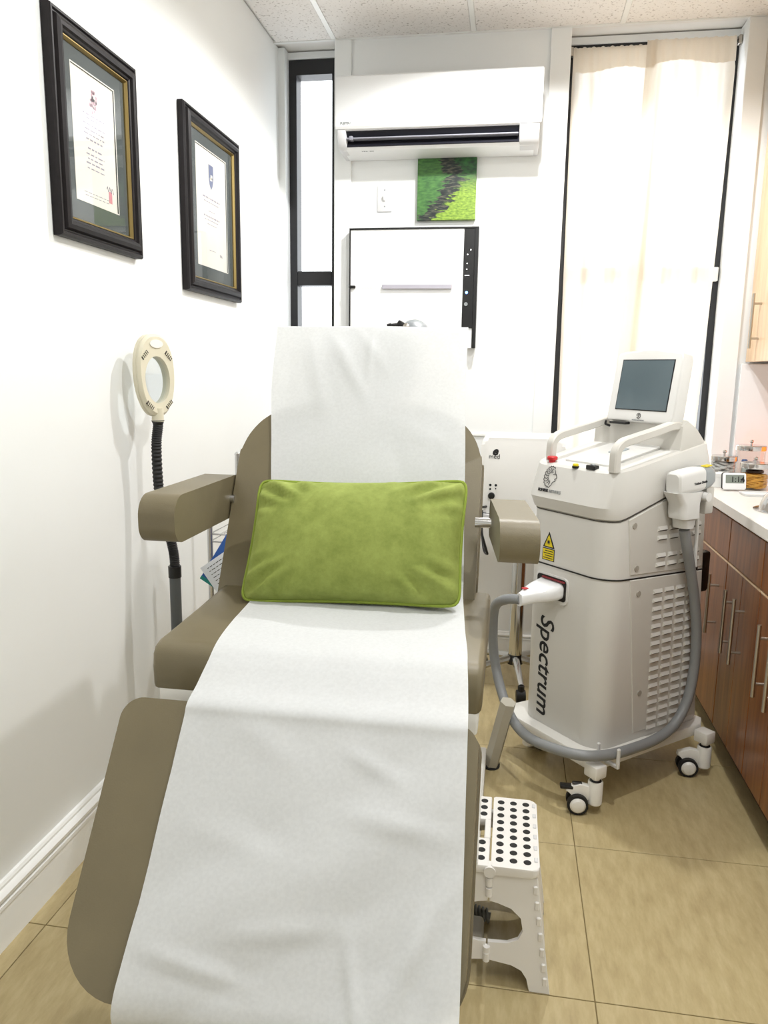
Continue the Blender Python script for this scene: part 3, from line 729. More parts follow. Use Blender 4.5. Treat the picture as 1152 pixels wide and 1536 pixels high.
# ---- canvas print and switch plate
bm = NB(); X_0, X_1, Z_0, Z_1 = -.457, -.197, 1.998, 2.258
box(bm, X_0, X_1, YB-.024, YB, Z_0, Z_1, .001, 1)
uvl = bm.loops.layers.uv.new('UVMap')
for f in bm.faces:
    for l in f.loops: l[uvl].uv = ((l.vert.co.x-X_0)/(X_1-X_0), (l.vert.co.z-Z_0)/(Z_1-Z_0))
tag(obj('canvas_print', bm, 'landscape_print', smooth=False), 'small square canvas print of green moss and dark stones under air conditioner', 'picture')
sw = thing('switch_plate', 'white wall switch plate with a toggle beside the canvas print', 'light switch', (-.607, YB, 2.04))
bm = NB(); box(bm, -.641, -.573, YB-.006, YB, 2.041, 2.156, .003, 2); pl_ = obj('plate', bm, 'ac_grey', sw)
bm = NB(); obox(bm, (-.607, YB-.011, 2.10), (.010, .016, .022), Matrix.Rotation(.4, 3, 'X'), .002, 1); obj('toggle', bm, 'ac_white', sw)
bm = NB(); box(bm, -.617, -.597, YB-.0068, YB-.006, 2.083, 2.117); obj('toggle_slot', bm, 'ac_grey', sw)
for z in (2.064, 2.134): bm = NB(); lathe(bm, (-.607, YB-.006, z), [(.0035, 0), (.003, .0012)], axis=(0, -1, 0), n=10); obj('screw', bm, 'grey_ink', sw)
# ---- black framed glossy unit on the pier
un = thing('wall_unit', 'black framed glossy white wall unit with dark control strip and blue light', 'wall panel', (-.47, YB, 1.43))
UX0, UX1, UZ0, UZ1 = -.757, -.176, 1.44, 1.963; UY = YB-.055
bm = NB(); box(bm, UX0+.004, UX1-.004, UY+.004, YB-.011, UZ0, UZ1-.004); obj('body', bm, 'gloss_white', un)
for nm, a in (('frame_rail', (UX0, UX1, UZ1-.008, UZ1)), ('frame_rail', (UX0, UX0+.006, UZ0, UZ1-.008)), ('frame_rail', (UX1-.016, UX1, UZ0, UZ1-.008))):
    bm = NB(); box(bm, a[0], a[1], UY-.006, YB-.011, a[2], a[3], .001, 1); obj(nm, bm, 'black', un)
bm = NB(); box(bm, UX0+.006, UX1-.064, UY-.001, UY+.004, UZ0, UZ1-.008); obj('front_panel', bm, 'gloss_white', un)
bm = NB(); box(bm, UX1-.064, UX1-.016, UY-.003, UY+.004, 1.527, UZ1-.008, .001, 1); cs_ = obj('control_strip', bm, 'black', un)
for z, dx in ((1.865, -.033), (1.845, -.046), (1.807, -.047), (1.782, -.048)):
    bm = NB(); lathe(bm, (UX1+dx, UY-.003, z), [(.0025, 0), (.0018, .0015)], axis=(0, -1, 0), n=10); obj('indicator', bm, 'led_white', cs_)
bm = NB(); lathe(bm, (UX1-.046, UY-.003, 1.682), [(.006, 0), (.004, .002)], axis=(0, -1, 0), n=14); obj('indicator', bm, 'led_blue', cs_, label='glowing blue indicator')
bm = NB(); lathe(bm, (UX1-.047, UY-.003, 1.632), [(.008, 0), (.008, .003), (.004, .003), (.004, .001)], axis=(0, -1, 0), n=16); obj('knob', bm, 'machine_grey', cs_)
bm = NB(); box(bm, UX1-.056, UX1-.036, UY-.0042, UY-.003, 1.7545, 1.7565); obj('mark', bm, 'led_white', cs_)
bm = NB(); box(bm, -.603, -.288, UY-.016, UY-.001, 1.697, 1.717, .002, 1); obj('light_bar', bm, 'silver', un)
bm = NB(); box(bm, UX0, UX0+.030, UY-.016, UY-.002, 1.701, 1.713, .003, 1); obj('latch', bm, 'black', un)
put_text('print', 'Zoom 2', .022, (-.700, UY-.0012, 1.700), (1, 0, 0), (0, 0, 1), 'ac_grey', un)
# ---- dome lamp behind the chair: only its head shows over the paper
dl = thing('dome_lamp', 'grey dome lamp head with black clamp behind the chair', 'lamp', (-.33, 2.42, 0))
DC = Vector((-.318, 2.40, 1.452))
bm = NB(); lathe(bm, (DC.x, 2.42, 0), [(.17, 0), (.17, .018), (.05, .03), (.02, .05)]); obj('base', bm, 'black', dl)
bm = NB(); cyl(bm, (DC.x, 2.42, .03), (DC.x, 2.42, 1.40), .012); obj('pole', bm, 'black', dl)
bm = NB(); lathe(bm, DC+Vector((.012, .02, -.008)), [(.010, .040), (.024, .038), (.038, .028), (.048, .010), (.050, -.014), (.047, -.022)], axis=Vector((.35, -.45, .82)), n=28); hd = obj('head', bm, 'dome_grey', dl)
bm = NB(); obox(bm, DC+Vector((-.026, -.035, .016)), (.022, .020, .026), Matrix.Rotation(.5, 3, 'Y'), .004, 2); cyl(bm, DC+Vector((-.03, -.035, .018)), DC+Vector((-.058, -.04, .014)), .006, n=10); cyl(bm, DC+Vector((-.052, -.04, .015)), DC+Vector((-.064, -.04, .012)), .008, n=10); obj('clamp', bm, 'black', hd)
bm = NB(); lathe(bm, DC+Vector((-.006, -.050, .012)), [(.010, 0), (.009, .004), (.004, .006)], axis=(0, -1, .2), n=16); obj('knob', bm, 'steel', hd)

# ================================================================== MAGNIFIER LAMP
mg = thing('magnifying_lamp', 'ivory oval magnifying lamp on a black flexible neck by the wall', 'magnifying lamp', (-.998, 2.15, 0))
MK = 1.10; MC = Vector((-1.040, 2.15, 1.309)); MNn = Vector((.955, -.30, .05)).normalized(); MU = Vector((-MNn.y, MNn.x, 0)); MU = -MU if MU.x < 0 else MU
MV = Vector((-.03, 0, 1)).normalized()
def mp_(u, v, d): return MC+(MU*u+MV*v+MNn*d)*MK
def egg(k, wx, hz, dz=0):
    a = 2*PI*k/48; s = math.sin(a); c = math.cos(a); return (wx*math.copysign(abs(c)**.82, c)*(1+.06*s), dz+hz*math.copysign(abs(s)**.92, s))
OUT = [egg(k, .066, .108) for k in range(48)]; IN = [(.046*math.cos(2*PI*k/48), -.012+.062*math.sin(2*PI*k/48)) for k in range(48)]
bm = NB()
def ringsec(pts, off, d): return [bm.verts.new(mp_(u*off, v*off, d)) for u, v in pts]
r0 = ringsec(IN, 1, .012); r1 = ringsec(OUT, .93, .014); r2 = ringsec(OUT, 1, .008); r3 = ringsec(OUT, 1, .002); r4 = ringsec(OUT, .975, .0); r5 = ringsec(OUT, 1, -.002); r6 = ringsec(OUT, 1, -.010); r7 = ringsec(OUT, .93, -.016); r8 = ringsec(IN, 1, -.014)
for p, q in ((r0, r1), (r1, r2), (r2, r3), (r3, r4), (r4, r5), (r5, r6), (r6, r7), (r7, r8), (r8, r0)): bridge(bm, p, q)
mh = obj('head', bm, 'ivory', mg, angle=40)
bm = NB(); lens = [(u*1.02, v*1.02+.0003) for u, v in IN]
f0 = [bm.verts.new(mp_(u, v, .003)) for u, v in lens]; f1 = [bm.verts.new(mp_(u, v, -.003)) for u, v in lens]; bridge(bm, f0, f1); cap(bm, f0); cap(bm, f1); obj('lens', bm, 'lens_glass', mh)
bm = NB(); prism(bm, [(.024*math.cos(2*PI*k/20), .082+.011*math.sin(2*PI*k/20)) for k in range(20)], lambda u, v: mp_(u, v, .012), lambda u, v: mp_(u, v, .0155)); obj('grip_slot', bm, 'white_plastic', mh)
for (u, v, an) in ((-.044, .052, .75), (.044, .052, -.75), (-.036, -.078, -.7), (.036, -.078, .7)):
    bm = NB()
    prism(bm, [(u+x*math.cos(an)-y*math.sin(an), v+x*math.sin(an)+y*math.cos(an)) for x, y in ((-.014, -.005), (.014, -.005), (.014, .005), (-.014, .005))], lambda a, b: mp_(a, b, .011), lambda a, b: mp_(a, b, .0145)); sl = obj('vent', bm, 'slot', mh, smooth=False)
    bm = NB()
    for q in (-.009, -.003, .003, .009):
        x, y = q, 0; c = (u+x*math.cos(an), v+x*math.sin(an))
        prism(bm, [(c[0]+x2*math.cos(an)-y2*math.sin(an), c[1]+x2*math.sin(an)+y2*math.cos(an)) for x2, y2 in ((-.0012, -.005), (.0012, -.005), (.0012, .005), (-.0012, .005))], lambda a, b: mp_(a, b, .012), lambda a, b: mp_(a, b, .0155))
    obj('vent_rib', bm, 'ivory', sl, smooth=False)
bm = NB(); cyl(bm, mp_(0, -.086, .004), mp_(0, -.122, .002), .016, .018, n=16); obj('neck_socket', bm, 'ivory', mh)
bm = NB(); cyl(bm, mp_(0, -.119, .002), mp_(0, -.134, .002), .019, .013, n=16); obj('collar', bm, 'black', mg)
path = smooth_path([mp_(0, -.13, .002), (-1.042, 2.15, 1.10), (-1.040, 2.15, .98), (-1.026, 2.15, .89), (-1.006, 2.15, .81), (-.998, 2.15, .76), (-.998, 2.15, .70)], 20)
bm = NB(); tube(bm, path, .0105, 10, rfun=lambda i: .0158 if i % 2 else .0136); obj('flexible_neck', bm, 'rubber', mg)
bm = NB(); cyl(bm, (-.998, 2.15, .735), (-.998, 2.15, .70), .0195, n=16); obj('collar', bm, 'black', mg)
bm = NB(); cyl(bm, (-.998, 2.15, .03), (-.998, 2.15, .704), .017, n=16); obj('pole', bm, 'grey_pole', mg)
bm = NB(); lathe(bm, (-.998, 2.15, 0), [(.098, 0), (.100, .012), (.085, .022), (.025, .036), (.02, .06)], n=28); obj('weighted_base', bm, 'grey_pole', mg)
# ---- wire rack with folder and sheet
rk = thing('wire_rack', 'chrome wire shelf rack behind the chair back', 'shelf', (-.70, 2.5, 0))
RX0, RX1, RY0, RY1 = -.955, -.56, 2.33, 2.60
for x, y, h in ((RX0, RY0, .90), (RX1, RY0, .90), (RX0, RY1, 1.03), (RX1, RY1, 1.03)):
    bm = NB(); cyl(bm, (x, y, .004), (x, y, h), .009, n=10); lathe(bm, (x, y, h), [(.010, 0), (.010, .006), (.004, .012)], n=10); cyl(bm, (x, y, 0), (x, y, .006), .014, n=10); obj('post', bm, 'wire', rk)
for z in (.10, .42, .80):
    bm = NB()
    for zz in (z, z-.025):
        tube(bm, [(RX0, RY0, zz), (RX1, RY0, zz), (RX1, RY1, zz), (RX0, RY1, zz)], .003, 6, closed=True)
    for k in range(1, 12): x = RX0+(RX1-RX0)*k/12; cyl(bm, (x, RY0, z), (x, RY1, z), .0022, n=5)
    obj('shelf', bm, 'wire', rk)
def card(name, c, wv, hv, w_, h_, th, m, label, cat, tilt):
    Wv, Hv = Vector(wv).normalized(), Vector(hv).normalized(); N = Wv.cross(Hv); cs2, sn = math.cos(tilt), math.sin(tilt); A, B = Wv*cs2+Hv*sn, -Wv*sn+Hv*cs2
    bm = NB(); mm = Matrix((A, B, N)).transposed(); obox(bm, c, (w_, h_, th), mm, 0)
    return obj(name, bm, m), A, B, N
fo, *_ = card('folder', (-.880, 2.312, .700), (1, 0, 0), (0, .03, 1), .13, .18, .008, 'folder_blue', '', '', -.55)
tag(fo, 'blue folder with teal edge tucked behind the printed sheet', 'folder')
bm = NB(); ex0, A, B, N = None, Vector((math.cos(-.55), 0, math.sin(-.55))), Vector((-math.sin(-.55), 0, math.cos(-.55))), None
obox(bm, Vector((-.880, 2.312, .70))-B*.087, (.131, .012, .012), Matrix((A, Vector((0, 1, 0)), B)).transposed()); te = obj('edge_band', bm, 'folder_teal', fo)
sh, A, B, N = card('printed_sheet', (-.868, 2.303, .706), (1, 0, 0), (0, .03, 1), .20, .105, .0012, 'print_paper', '', '', .62)
tag(sh, 'white printed sheet in front of the blue folder on the rack', 'paper')
bm = NB(); rnd = random.Random(3); Nn = -N if N.y > 0 else N
for r in range(7):
    x = -.080; v = .038-r*.012
    while x < (.08 if r % 3 else .02):
        l = rnd.uniform(.004, .014); p = Vector((-.868, 2.303, .706))+A*(x+l/2)+B*v+Nn*.0009; obox(bm, p, (l, .0022, .0003), Matrix((A, B, Nn)).transposed()); x += l+.004
obj('print', bm, 'ink', sh, smooth=False)['kind'] = 'stuff'

# ================================================================== LASER MACHINE
AN = math.radians(41)
lm = thing('laser_machine', 'white wheeled laser machine with touchscreen, top handles and side vents', 'laser machine', (.303, 2.301, 0), AN)
def ring_plan(a0, a1, b0, b1, rf, rb, zf, n=8):
    return [Vector((a, b, zf(a))) for a, b in rrect(a0, a1, b0, b1, (rf, rb, rb, rf), n)]
SL = .31
def seam_z(a): return .897+max(0, a-.04)*SL
bm = NB(); loft(bm, [ring_plan(.004, .495, .004, .352, .07, .03, lambda a: .166), ring_plan(0, .500, 0, .356, .075, .03, lambda a: .180),
                     ring_plan(0, .474, 0, .360, .075, .03, lambda a: .62), ring_plan(0, .450, 0, .362, .075, .03, lambda a: seam_z(a)-.003)])
obj('body', bm, 'machine', lm, True, angle=30)
bm = NB(); loft(bm, [ring_plan(-.0015, .451, -.0015, .3635, .076, .03, lambda a: seam_z(a)-.002), ring_plan(-.0015, .451, -.0015, .3635, .076, .03, lambda a: seam_z(a)+.001)], capped=False); obj('shell_seam', bm, 'slot', lm, True)
bm = NB(); loft(bm, [ring_plan(-.002, .471, -.002, .363, .076, .03, lambda a: .716-.03*a), ring_plan(-.002, .471, -.002, .363, .076, .03, lambda a: .721-.03*a)], capped=False); obj('body_seam', bm, 'seam', lm, True, label='black seam line')
def top_z(a): return 1.046+.20*(a-.02)
bm = NB(); loft(bm, [ring_plan(.004, .446, .004, .366, .075, .03, seam_z), ring_plan(-.004, .449, -.004, .372, .078, .03, lambda a: seam_z(a)+.006),
                     ring_plan(-.014, .449, -.008, .382, .08, .03, lambda a: .938+max(0, a-.04)*SL*.95), ring_plan(.014, .436, .002, .372, .07, .03, lambda a: top_z(a)-.006), ring_plan(.022, .430, .010, .364, .066, .03, lambda a: top_z(a))])
shell = obj('top_shell', bm, 'machine', lm, True, angle=28)
bm = NB(); prism(bm, rrect(.060, .300, .075, .270, .02), lambda a, b: Vector((a, b, top_z(a)-.002)), lambda a, b: Vector((a, b, top_z(a)+.006)), bev=.003, seg=2); lid = obj('lid', bm, 'machine_top', lm, True)
bm = NB(); prism(bm, rrect(.175, .235, .150, .190, .006), lambda a, b: Vector((a, b, top_z(a)+.004)), lambda a, b: Vector((a, b, top_z(a)+.008))); obj('finger_recess', bm, 'machine_grey', lid, True)
# rear housing behind the screen
hp = [(.295, 1.09), (.300, 1.176), (.322, 1.194), (.372, 1.166), (.412, 1.128), (.412, 1.10)]
bm = NB(); prism(bm, hp, lambda a, z: Vector((a, .006, z)), lambda a, z: Vector((a, .366, z)), bev=.006, seg=2); obj('rear_housing', bm, 'machine_warm', lm, True, angle=30)
# handles
for b in (.030, .318):
    da = .0 if b < .1 else .02
    p = smooth_path([(.034+da, b, 1.045), (.033+da, b, 1.085), (.038+da, b, 1.112), (.060+da, b, 1.130), (.10+da, b, 1.140), (.20+da, b, 1.160), (.275+da, b, 1.176), (.310+da, b, 1.172), (.325+da, b, 1.150), (.328+da, b, 1.10)], 5)
    bm = NB(); tube(bm, p, .013, sq=(.014, .013)); obj('handle', bm, 'machine_warm', lm, True, angle=40)
# buttons
bm = NB(); z = top_z(.03); lathe(bm, (.034, .292, z-.002), [(.011, 0), (.011, .008), (.0165, .010), (.0175, .017), (.015, .021)], n=20); obj('emergency_button', bm, 'red', lm, True, label='red mushroom emergency button')
bm = NB(); lathe(bm, (.018, .172, top_z(.018)-.003), [(.011, 0), (.011, .007)], n=16); kb = obj('button', bm, 'black', lm, True)
bm = NB(); lathe(bm, (.018, .172, top_z(.018)+.004), [(.009, 0), (.009, .005), (.007, .007)], n=16); obj('button_cap', bm, 'yellow', kb, True)
bm = NB(); obox(bm, (.026, .110, top_z(.026)+.004), (.022, .036, .014), None, .002, 1); kw = obj('key_switch', bm, 'black', lm, True)
bm = NB(); obox(bm, (.027, .108, top_z(.026)+.0125), (.012, .014, .004), Matrix.Rotation(.2, 3, 'X'), .001, 1); obj('rocker', bm, 'machine_grey', kw, True)
# touchscreen monitor: leans back
TL = Matrix.Rotation(math.radians(9), 3, 'Y'); SO = Vector((.268, .156, 1.182))
def scr(a, b, z): return SO+TL @ Vector((a, b-.156, z))
face_o = [(.026, 0), (.286, 0), (.290, .02), (.287, .205), (.280, .220), (.255, .2265), (.156, .230), (.057, .2265), (.032, .220), (.025, .205), (.022, .02)]
bm = NB(); prism(bm, face_o, lambda b, z: scr(0, b, z), lambda b, z: scr(.052, b, z), bev=.006, seg=3); mo = obj('monitor', bm, 'machine_top', lm, True, angle=35)
bm = NB(); prism(bm, [(.052, .036), (.258, .036), (.258, .200), (.052, .200)], lambda b, z: scr(.002, b, z), lambda b, z: scr(-.0012, b, z)); obj('bezel', bm, 'ink', mo, True, smooth=False)
bm = NB(); prism(bm, [(.055, .039), (.255, .039), (.255, .197), (.055, .197)], lambda b, z: scr(.002, b, z), lambda b, z: scr(-.0022, b, z)); obj('screen', bm, 'screen', mo, True, smooth=False)
bm = NB(); tube(bm, [scr(-.001, .156+.008*math.cos(t*.35), .019+.008*math.sin(t*.35)) for t in range(17)], .0009, 5); tube(bm, [scr(-.001, .156+.003*math.cos(t*.9), .019+.005*math.sin(t*.7)) for t in range(9)], .0009, 5); obj('logo', bm, 'ink', mo, True)
put_text('logo_text', 'ROHRER AESTHETICS', .0052, scr(-.001, .180, .003), (0, -1, 0), TL @ Vector((0, 0, 1)), 'grey_ink', mo, True, length=.048)
bm = NB(); tube(bm, smooth_path([(.272, .292, 1.178), (.276, .297, 1.166), (.29, .29, 1.160)], 4), .004, 6); box(bm, .262, .285, .20, .27, 1.170, 1.178, .002, 1); obj('monitor_mount', bm, 'black', lm, True)
# side panels with louvers
SB = -.0035
def side_panel(name, poly):
    bm = NB(); prism(bm, poly, lambda a, z: Vector((a, .006, z)), lambda a, z: Vector((a, SB, z)), bev=.002, seg=1); return obj(name, bm, 'machine_warm', lm, True, angle=20)
pu = side_panel('side_panel', [(.074, .902), (.098, .727), (.440, .7165), (.428, 1.008), (.254, .955)])
pw = side_panel('side_panel', [(.099, .712), (.165, .196), (.475, .19), (.444, .702)])
bm = NB(); lw, lh, ld_ = .044, .016, .0065
vv = [bm.verts.new(p) for p in ((0, 0, lh), (lw, 0, lh), (lw-.005, -ld_, .0055), (.005, -ld_, .0055), (0, 0, 0), (lw, 0, 0))]
for q, mi in (((0, 1, 2, 3), 0), ((3, 2, 5, 4), 1), ((0, 3, 4), 0), ((1, 5, 2), 0)):
    f = bm.faces.new([vv[i] for i in q]); f.material_index = mi
lme = bpy.data.meshes.new('louver'); bmesh.ops.recalc_face_normals(bm, faces=bm.faces); bm.to_mesh(lme); bm.free(); finish(lme, ['machine_warm', 'slot'], False)
def louver(a, z, par):
    o = bpy.data.objects.new('louver', lme); COL.objects.link(o); o.parent = par; o.location = (a, SB, z)
for z in (.862, .833, .776, .747):
    for c in range(4):
        a = .207+c*.055+(.862-z)*.02
        if a < .40: louver(a, z-.008, pu)
for r in range(17):
    z = .660-r*.0288
    for c in range(4): louver(.207+c*.055+r*.0012, z-.008, pw)
for a, z, par in ((.088, .883, pu), (.110, .748, pu), (.128, .665, pw), (.168, .33, pw)):
    bm = NB(); lathe(bm, (a+.012, SB, z), [(.010, 0), (.009, .0025)], axis=(0, -1, 0), n=18); obj('panel_screw', bm, 'screw', par, True)
# base, casters
bm = NB(); prism(bm, [(-.030, -.028), (.48, -.028), (.52, .0), (.52, .36), (.48, .39), (-.030, .42), (-.040, .40), (-.040, -.015)], lambda a, b: Vector((a, b, .126)), lambda a, b: Vector((a, b, .166)), bev=.006, seg=2); base = obj('base_plate', bm, 'white_plastic', lm, True, angle=30)
def caster(sa, sb, ang, brake):
    ca, sn = math.cos(ang), math.sin(ang); fw = Vector((ca, sn, 0)); sd_ = Vector((-sn, ca, 0)); S = Vector((sa, sb, 0))
    bm = NB(); box(bm, sa-.024, sa+.024, sb-.022, sb+.030, .118, .160, .006, 2); cyl(bm, S+Vector((0, 0, .104)), S+Vector((0, 0, .12)), .012, n=12); br = obj('caster', bm, 'white_plastic', lm, True)
    bm = NB(); lathe(bm, S+Vector((0, 0, .030)), [(.020, 0), (.023, .004), (.023, .072), (.021, .076)], n=20); obj('caster_housing', bm, 'white_plastic', br, True)
    bm = NB(); lathe(bm, S+Vector((0, 0, .104)), [(.019, 0), (.016, .006)], n=16); obj('bearing', bm, 'black', br, True)
    W = S+fw*.052
    bm = NB(); sec_ = [(-.005, .05), (.015, .088), (.046, .094), (.086, .080), (.088, .068), (.068, .060), (.050, .036)]
    prism(bm, sec_, lambda u, z: S+fw*u-sd_*.012+Vector((0, 0, z)), lambda u, z: S+fw*u+sd_*.012+Vector((0, 0, z)), bev=.004, seg=2); obj('fork', bm, 'white_plastic', br, True)
    for k in (-1, 1):
        bm = NB(); c = W+sd_*(k*.019)+Vector((0, 0, .032)); cyl(bm, c-sd_*.008, c+sd_*.008, .032, n=24); wh = obj('wheel', bm, 'rubber', br, True)
        bm = NB(); lathe(bm, c+sd_*(k*.008), [(.024, -.002), (.024, .002), (.018, .009), (.006, .012)], axis=sd_*k, n=20); obj('hub_cap', bm, 'white_plastic', wh, True)
    if brake:
        bm = NB(); obox(bm, S+fw*.086+Vector((0, 0, .080)), (.040, .026, .010), Matrix.Rotation(ang, 3, 'Z'), .003, 2); obox(bm, S+fw*.055+Vector((0, 0, .093)), (.03, .014, .006), Matrix.Rotation(ang, 3, 'Z'), .002, 1); obj('brake_pedal', bm, 'black', br, True)
A180 = PI-AN
caster(-.035, -.040, A180+.02, True); caster(.455, -.066, A180+.02, False); caster(.05, .350, A180-2.2, False); caster(.49, .36, A180, False)
# front: writing and marks   (front face a = 0; reads along -b)
def fr(b, z, d=0): return Vector((-d, b, z))
put_text('lettering', 'Spectrum', .088, fr(.268, .548, .0006), (0, 0, -1), (0, -1, 0), 'ink', lm, True, shear=.22, bold=.0008, length=.345)
tri = [(.225, .775), (.277, .775), (.251, .827)]
bm = NB(); prism(bm, tri, lambda b, z: fr(b, z, .0002), lambda b, z: fr(b, z, .0012)); wl = obj('warning_triangle', bm, 'ink', lm, True, smooth=False)
bm = NB(); prism(bm, [(.232, .7785), (.270, .7785), (.251, .817)], lambda b, z: fr(b, z, .0002), lambda b, z: fr(b, z, .0018)); obj('triangle_field', bm, 'yellow', wl, True, smooth=False)
bm = NB(); star = []
for k in range(20): r = .009 if k % 2 else .0035; star.append((.251+r*math.cos(k*PI/10), .793+r*math.sin(k*PI/10)))
prism(bm, star, lambda b, z: fr(b, z, .0010), lambda b, z: fr(b, z, .0024)); obj('starburst', bm, 'ink', wl, True, smooth=False)
bm = NB(); prism(bm, [(.224, .728), (.278, .728), (.278, .768), (.224, .768)], lambda b, z: fr(b, z+.004, .0002), lambda b, z: fr(b, z+.004, .0012)); wp = obj('warning_plate', bm, 'ink', lm, True, smooth=False)
bm = NB(); prism(bm, [(.2265, .7345), (.2755, .7345), (.2755, .7695), (.2265, .7695)], lambda b, z: fr(b, z, .0002), lambda b, z: fr(b, z, .0018)); obj('plate_field', bm, 'yellow', wp, True, smooth=False)
bm = NB()
for k in range(4): prism(bm, [(.230, .739+k*.0078), (.272-.006*(k % 2), .739+k*.0078), (.272-.006*(k % 2), .7415+k*.0078), (.230, .7415+k*.0078)], lambda b, z: fr(b, z, .001), lambda b, z: fr(b, z, .0023))
obj('plate_print', bm, 'ink', wp, True, smooth=False)['kind'] = 'stuff'
def sl_(b, z, d=.0012):   # sloping front of the top shell
    t = (z-.938)/(1.046-.938-.004); a = -.014+.028*t; return Vector((a-d, b, z))
strokes = []
rl = random.Random(11)
mane = []
for k in range(25):      # shaggy mane outline from the brow round the back to the chin
    t = math.radians(55+k*9.6); r = .026+.0035*(k % 2); mane.append((-.003+r*.9*math.cos(t), .001+r*1.12*math.sin(t)))
strokes.append(mane)
strokes.append([(.012, .022), (.016, .014), (.021, .008), (.024, .001), (.021, -.003), (.017, -.004), (.021, -.007), (.019, -.011), (.012, -.014), (.009, -.021), (.003, -.028)])   # brow, nose, muzzle, chin
strokes.append([(.008, .009), (.012, .011), (.016, .008)])
for k in range(9):       # locks of the mane
    t = math.radians(70+k*24); strokes.append([(.001+.011*math.cos(t), .002+.012*math.sin(t)), (-.002+.017*math.cos(t+.25), .002+.019*math.sin(t+.25)), (-.002+.022*math.cos(t+.05), .002+.025*math.sin(t+.05))])
bm = NB()
for st in strokes: tube(bm, smooth_path([sl_(.262-x*1.05, 1.004+y*1.05) for x, y in st], 3), .0009, 5)
obj('lion_head_emblem', bm, 'ink', shell, True)['kind'] = 'stuff'
put_text('emblem_text', 'ROHRER', .0135, sl_(.305, .957), (0, -1, 0), (.26, 0, 1), 'ink', shell, True, bold=.0004, length=.045)
put_text('emblem_text', 'AESTHETICS', .0135, sl_(.256, .957), (0, -1, 0), (.26, 0, 1), 'grey_ink', shell, True, length=.052)
# front handpiece plugged into its socket, and the long grey hose
bm = NB(); prism(bm, rrect(.152, .300, .600, .690, .018), lambda b, z: fr(b, z, -.002), lambda b, z: fr(b, z, .004), bev=.002, seg=1); sk = obj('socket_surround', bm, 'machine_top', lm, True)
bm = NB(); prism(bm, rrect(.160, .292, .612, .684, .012), lambda b, z: fr(b, z, .003), lambda b, z: fr(b, z, .005)); obj('socket', bm, 'seam', sk, True)
secs = []
for d, b0, b1, z0, z1, r in ((.002, .170, .285, .620, .672, .016), (.020, .170, .287, .615, .668, .020), (.055, .178, .282, .612, .662, .022), (.085, .20, .272, .608, .655, .021), (.11, .222, .262, .600, .645, .017), (.125, .228, .258, .598, .640, .014)):
    secs.append([Vector((-d, b, z)) for b, z in rrect(b0, b1, z0, z1, r, 5)])
bm = NB(); loft(bm, secs); hpc = obj('handpiece', bm, 'gloss_white', lm, True, angle=40)
bm = NB(); obox(bm, (-.098, .247, .6525), (.018, .016, .003), None, .001, 1); obj('marker', bm, 'red', hpc, True)
bm = NB(); obox(bm, (-.008, .215, .677), (.008, .10, .005), None, .001, 1); obj('clip', bm, 'dark_red', hpc, True)
# side handpiece and its holder
gs = []
GT = Matrix.Rotation(-.10, 3, 'Y')
def gp(a, b, z): return Vector((.205, -.045, 1.008))+GT @ Vector((a, b, z))
for a, hb, hz, r in ((0, .022, .030, .014), (.006, .028, .036, .018), (.05, .030, .038, .018), (.105, .030, .038, .018), (.120, .029, .036, .018)):
    gs.append([gp(a, b, z) for b, z in rrect(-hb, hb, -hz, hz, r, 5)])
bm = NB(); loft(bm, gs); gn = obj('side_handpiece', bm, 'machine_top', lm, True, angle=40)
bm = NB(); loft(bm, [[gp(a, b, z) for b, z in rrect(-hb, hb, -hz, hz, r, 5)] for a, hb, hz, r in ((.119, .0295, .0365, .018), (.150, .029, .034, .018), (.170, .024, .026, .016), (.174, .018, .020, .012))]); obj('grey_cap', bm, 'machine_grey', gn, True, angle=40)
bm = NB(); obox(bm, gp(.142, -.012, .0365), (.03, .02, .004), GT, .001, 1); obj('marker', bm, 'yellow', gn, True)
put_text('print', 'Trident Diode', .0105, gp(.062, -.0305, -.010), GT @ Vector((1, 0, .0)), GT @ Vector((0, 0, 1)), 'ink', gn, True, bold=.0002)
bm = NB(); loft(bm, [[Vector((a, b-.045, z)) for a, b in rrect(a0, a1, -.030+(.008 if z < .9 else 0), .036, .018, 5)] for a0, a1, z in ((.256, .305, .868), (.252, .312, .894), (.232, .318, .900), (.228, .316, .915), (.228, .314, .945), (.205, .322, .974), (.200, .326, .982))]); ho = obj('handpiece_holder', bm, 'machine_top', lm, True, angle=40)
bm = NB(); cyl(bm, (.330, -.085, .965), (.330, -.060, .965), .014, n=18); obj('thumb_screw', bm, 'machine_top', ho, True)
bm = NB(); box(bm, .352, .392, -.060, -.004, .905, .990, .006, 2); obj('holder_arm', bm, 'machine_warm', ho, True)
hose = [(.278, -.045, .862), (.300, -.045, .80), (.335, -.040, .72), (.372, -.036, .62), (.398, -.036, .50), (.402, -.036, .38), (.375, -.040, .275), (.312, -.044, .205), (.22, -.048, .180), (.10, -.050, .178), (.0, -.050, .186), (-.075, -.020, .190), (-.115, .06, .186), (-.125, .17, .180), (-.100, .28, .195), (-.080, .365, .265), (-.075, .410, .36), (-.085, .412, .46), (-.115, .370, .56), (-.132, .300, .606), (-.118, .245, .619)]
bm = NB(); tube(bm, smooth_path(hose, 8), .0165, 12); obj('hose', bm, 'hose', lm, True)
bm = NB(); tube(bm, smooth_path([(.333, -.048, .90), (.340, -.046, .84), (.346, -.044, .77), (.350, -.044, .73)], 5), .006, 8); cyl(bm, (.350, -.044, .735), (.3505, -.044, .725), .0075, n=10, mi=1); tube(bm, smooth_path([(.3505, -.044, .725), (.368, -.040, .66), (.392, -.030, .56)], 5), .005, 8); obj('trigger_cable', bm, ['machine_top', 'black'], lm, True)
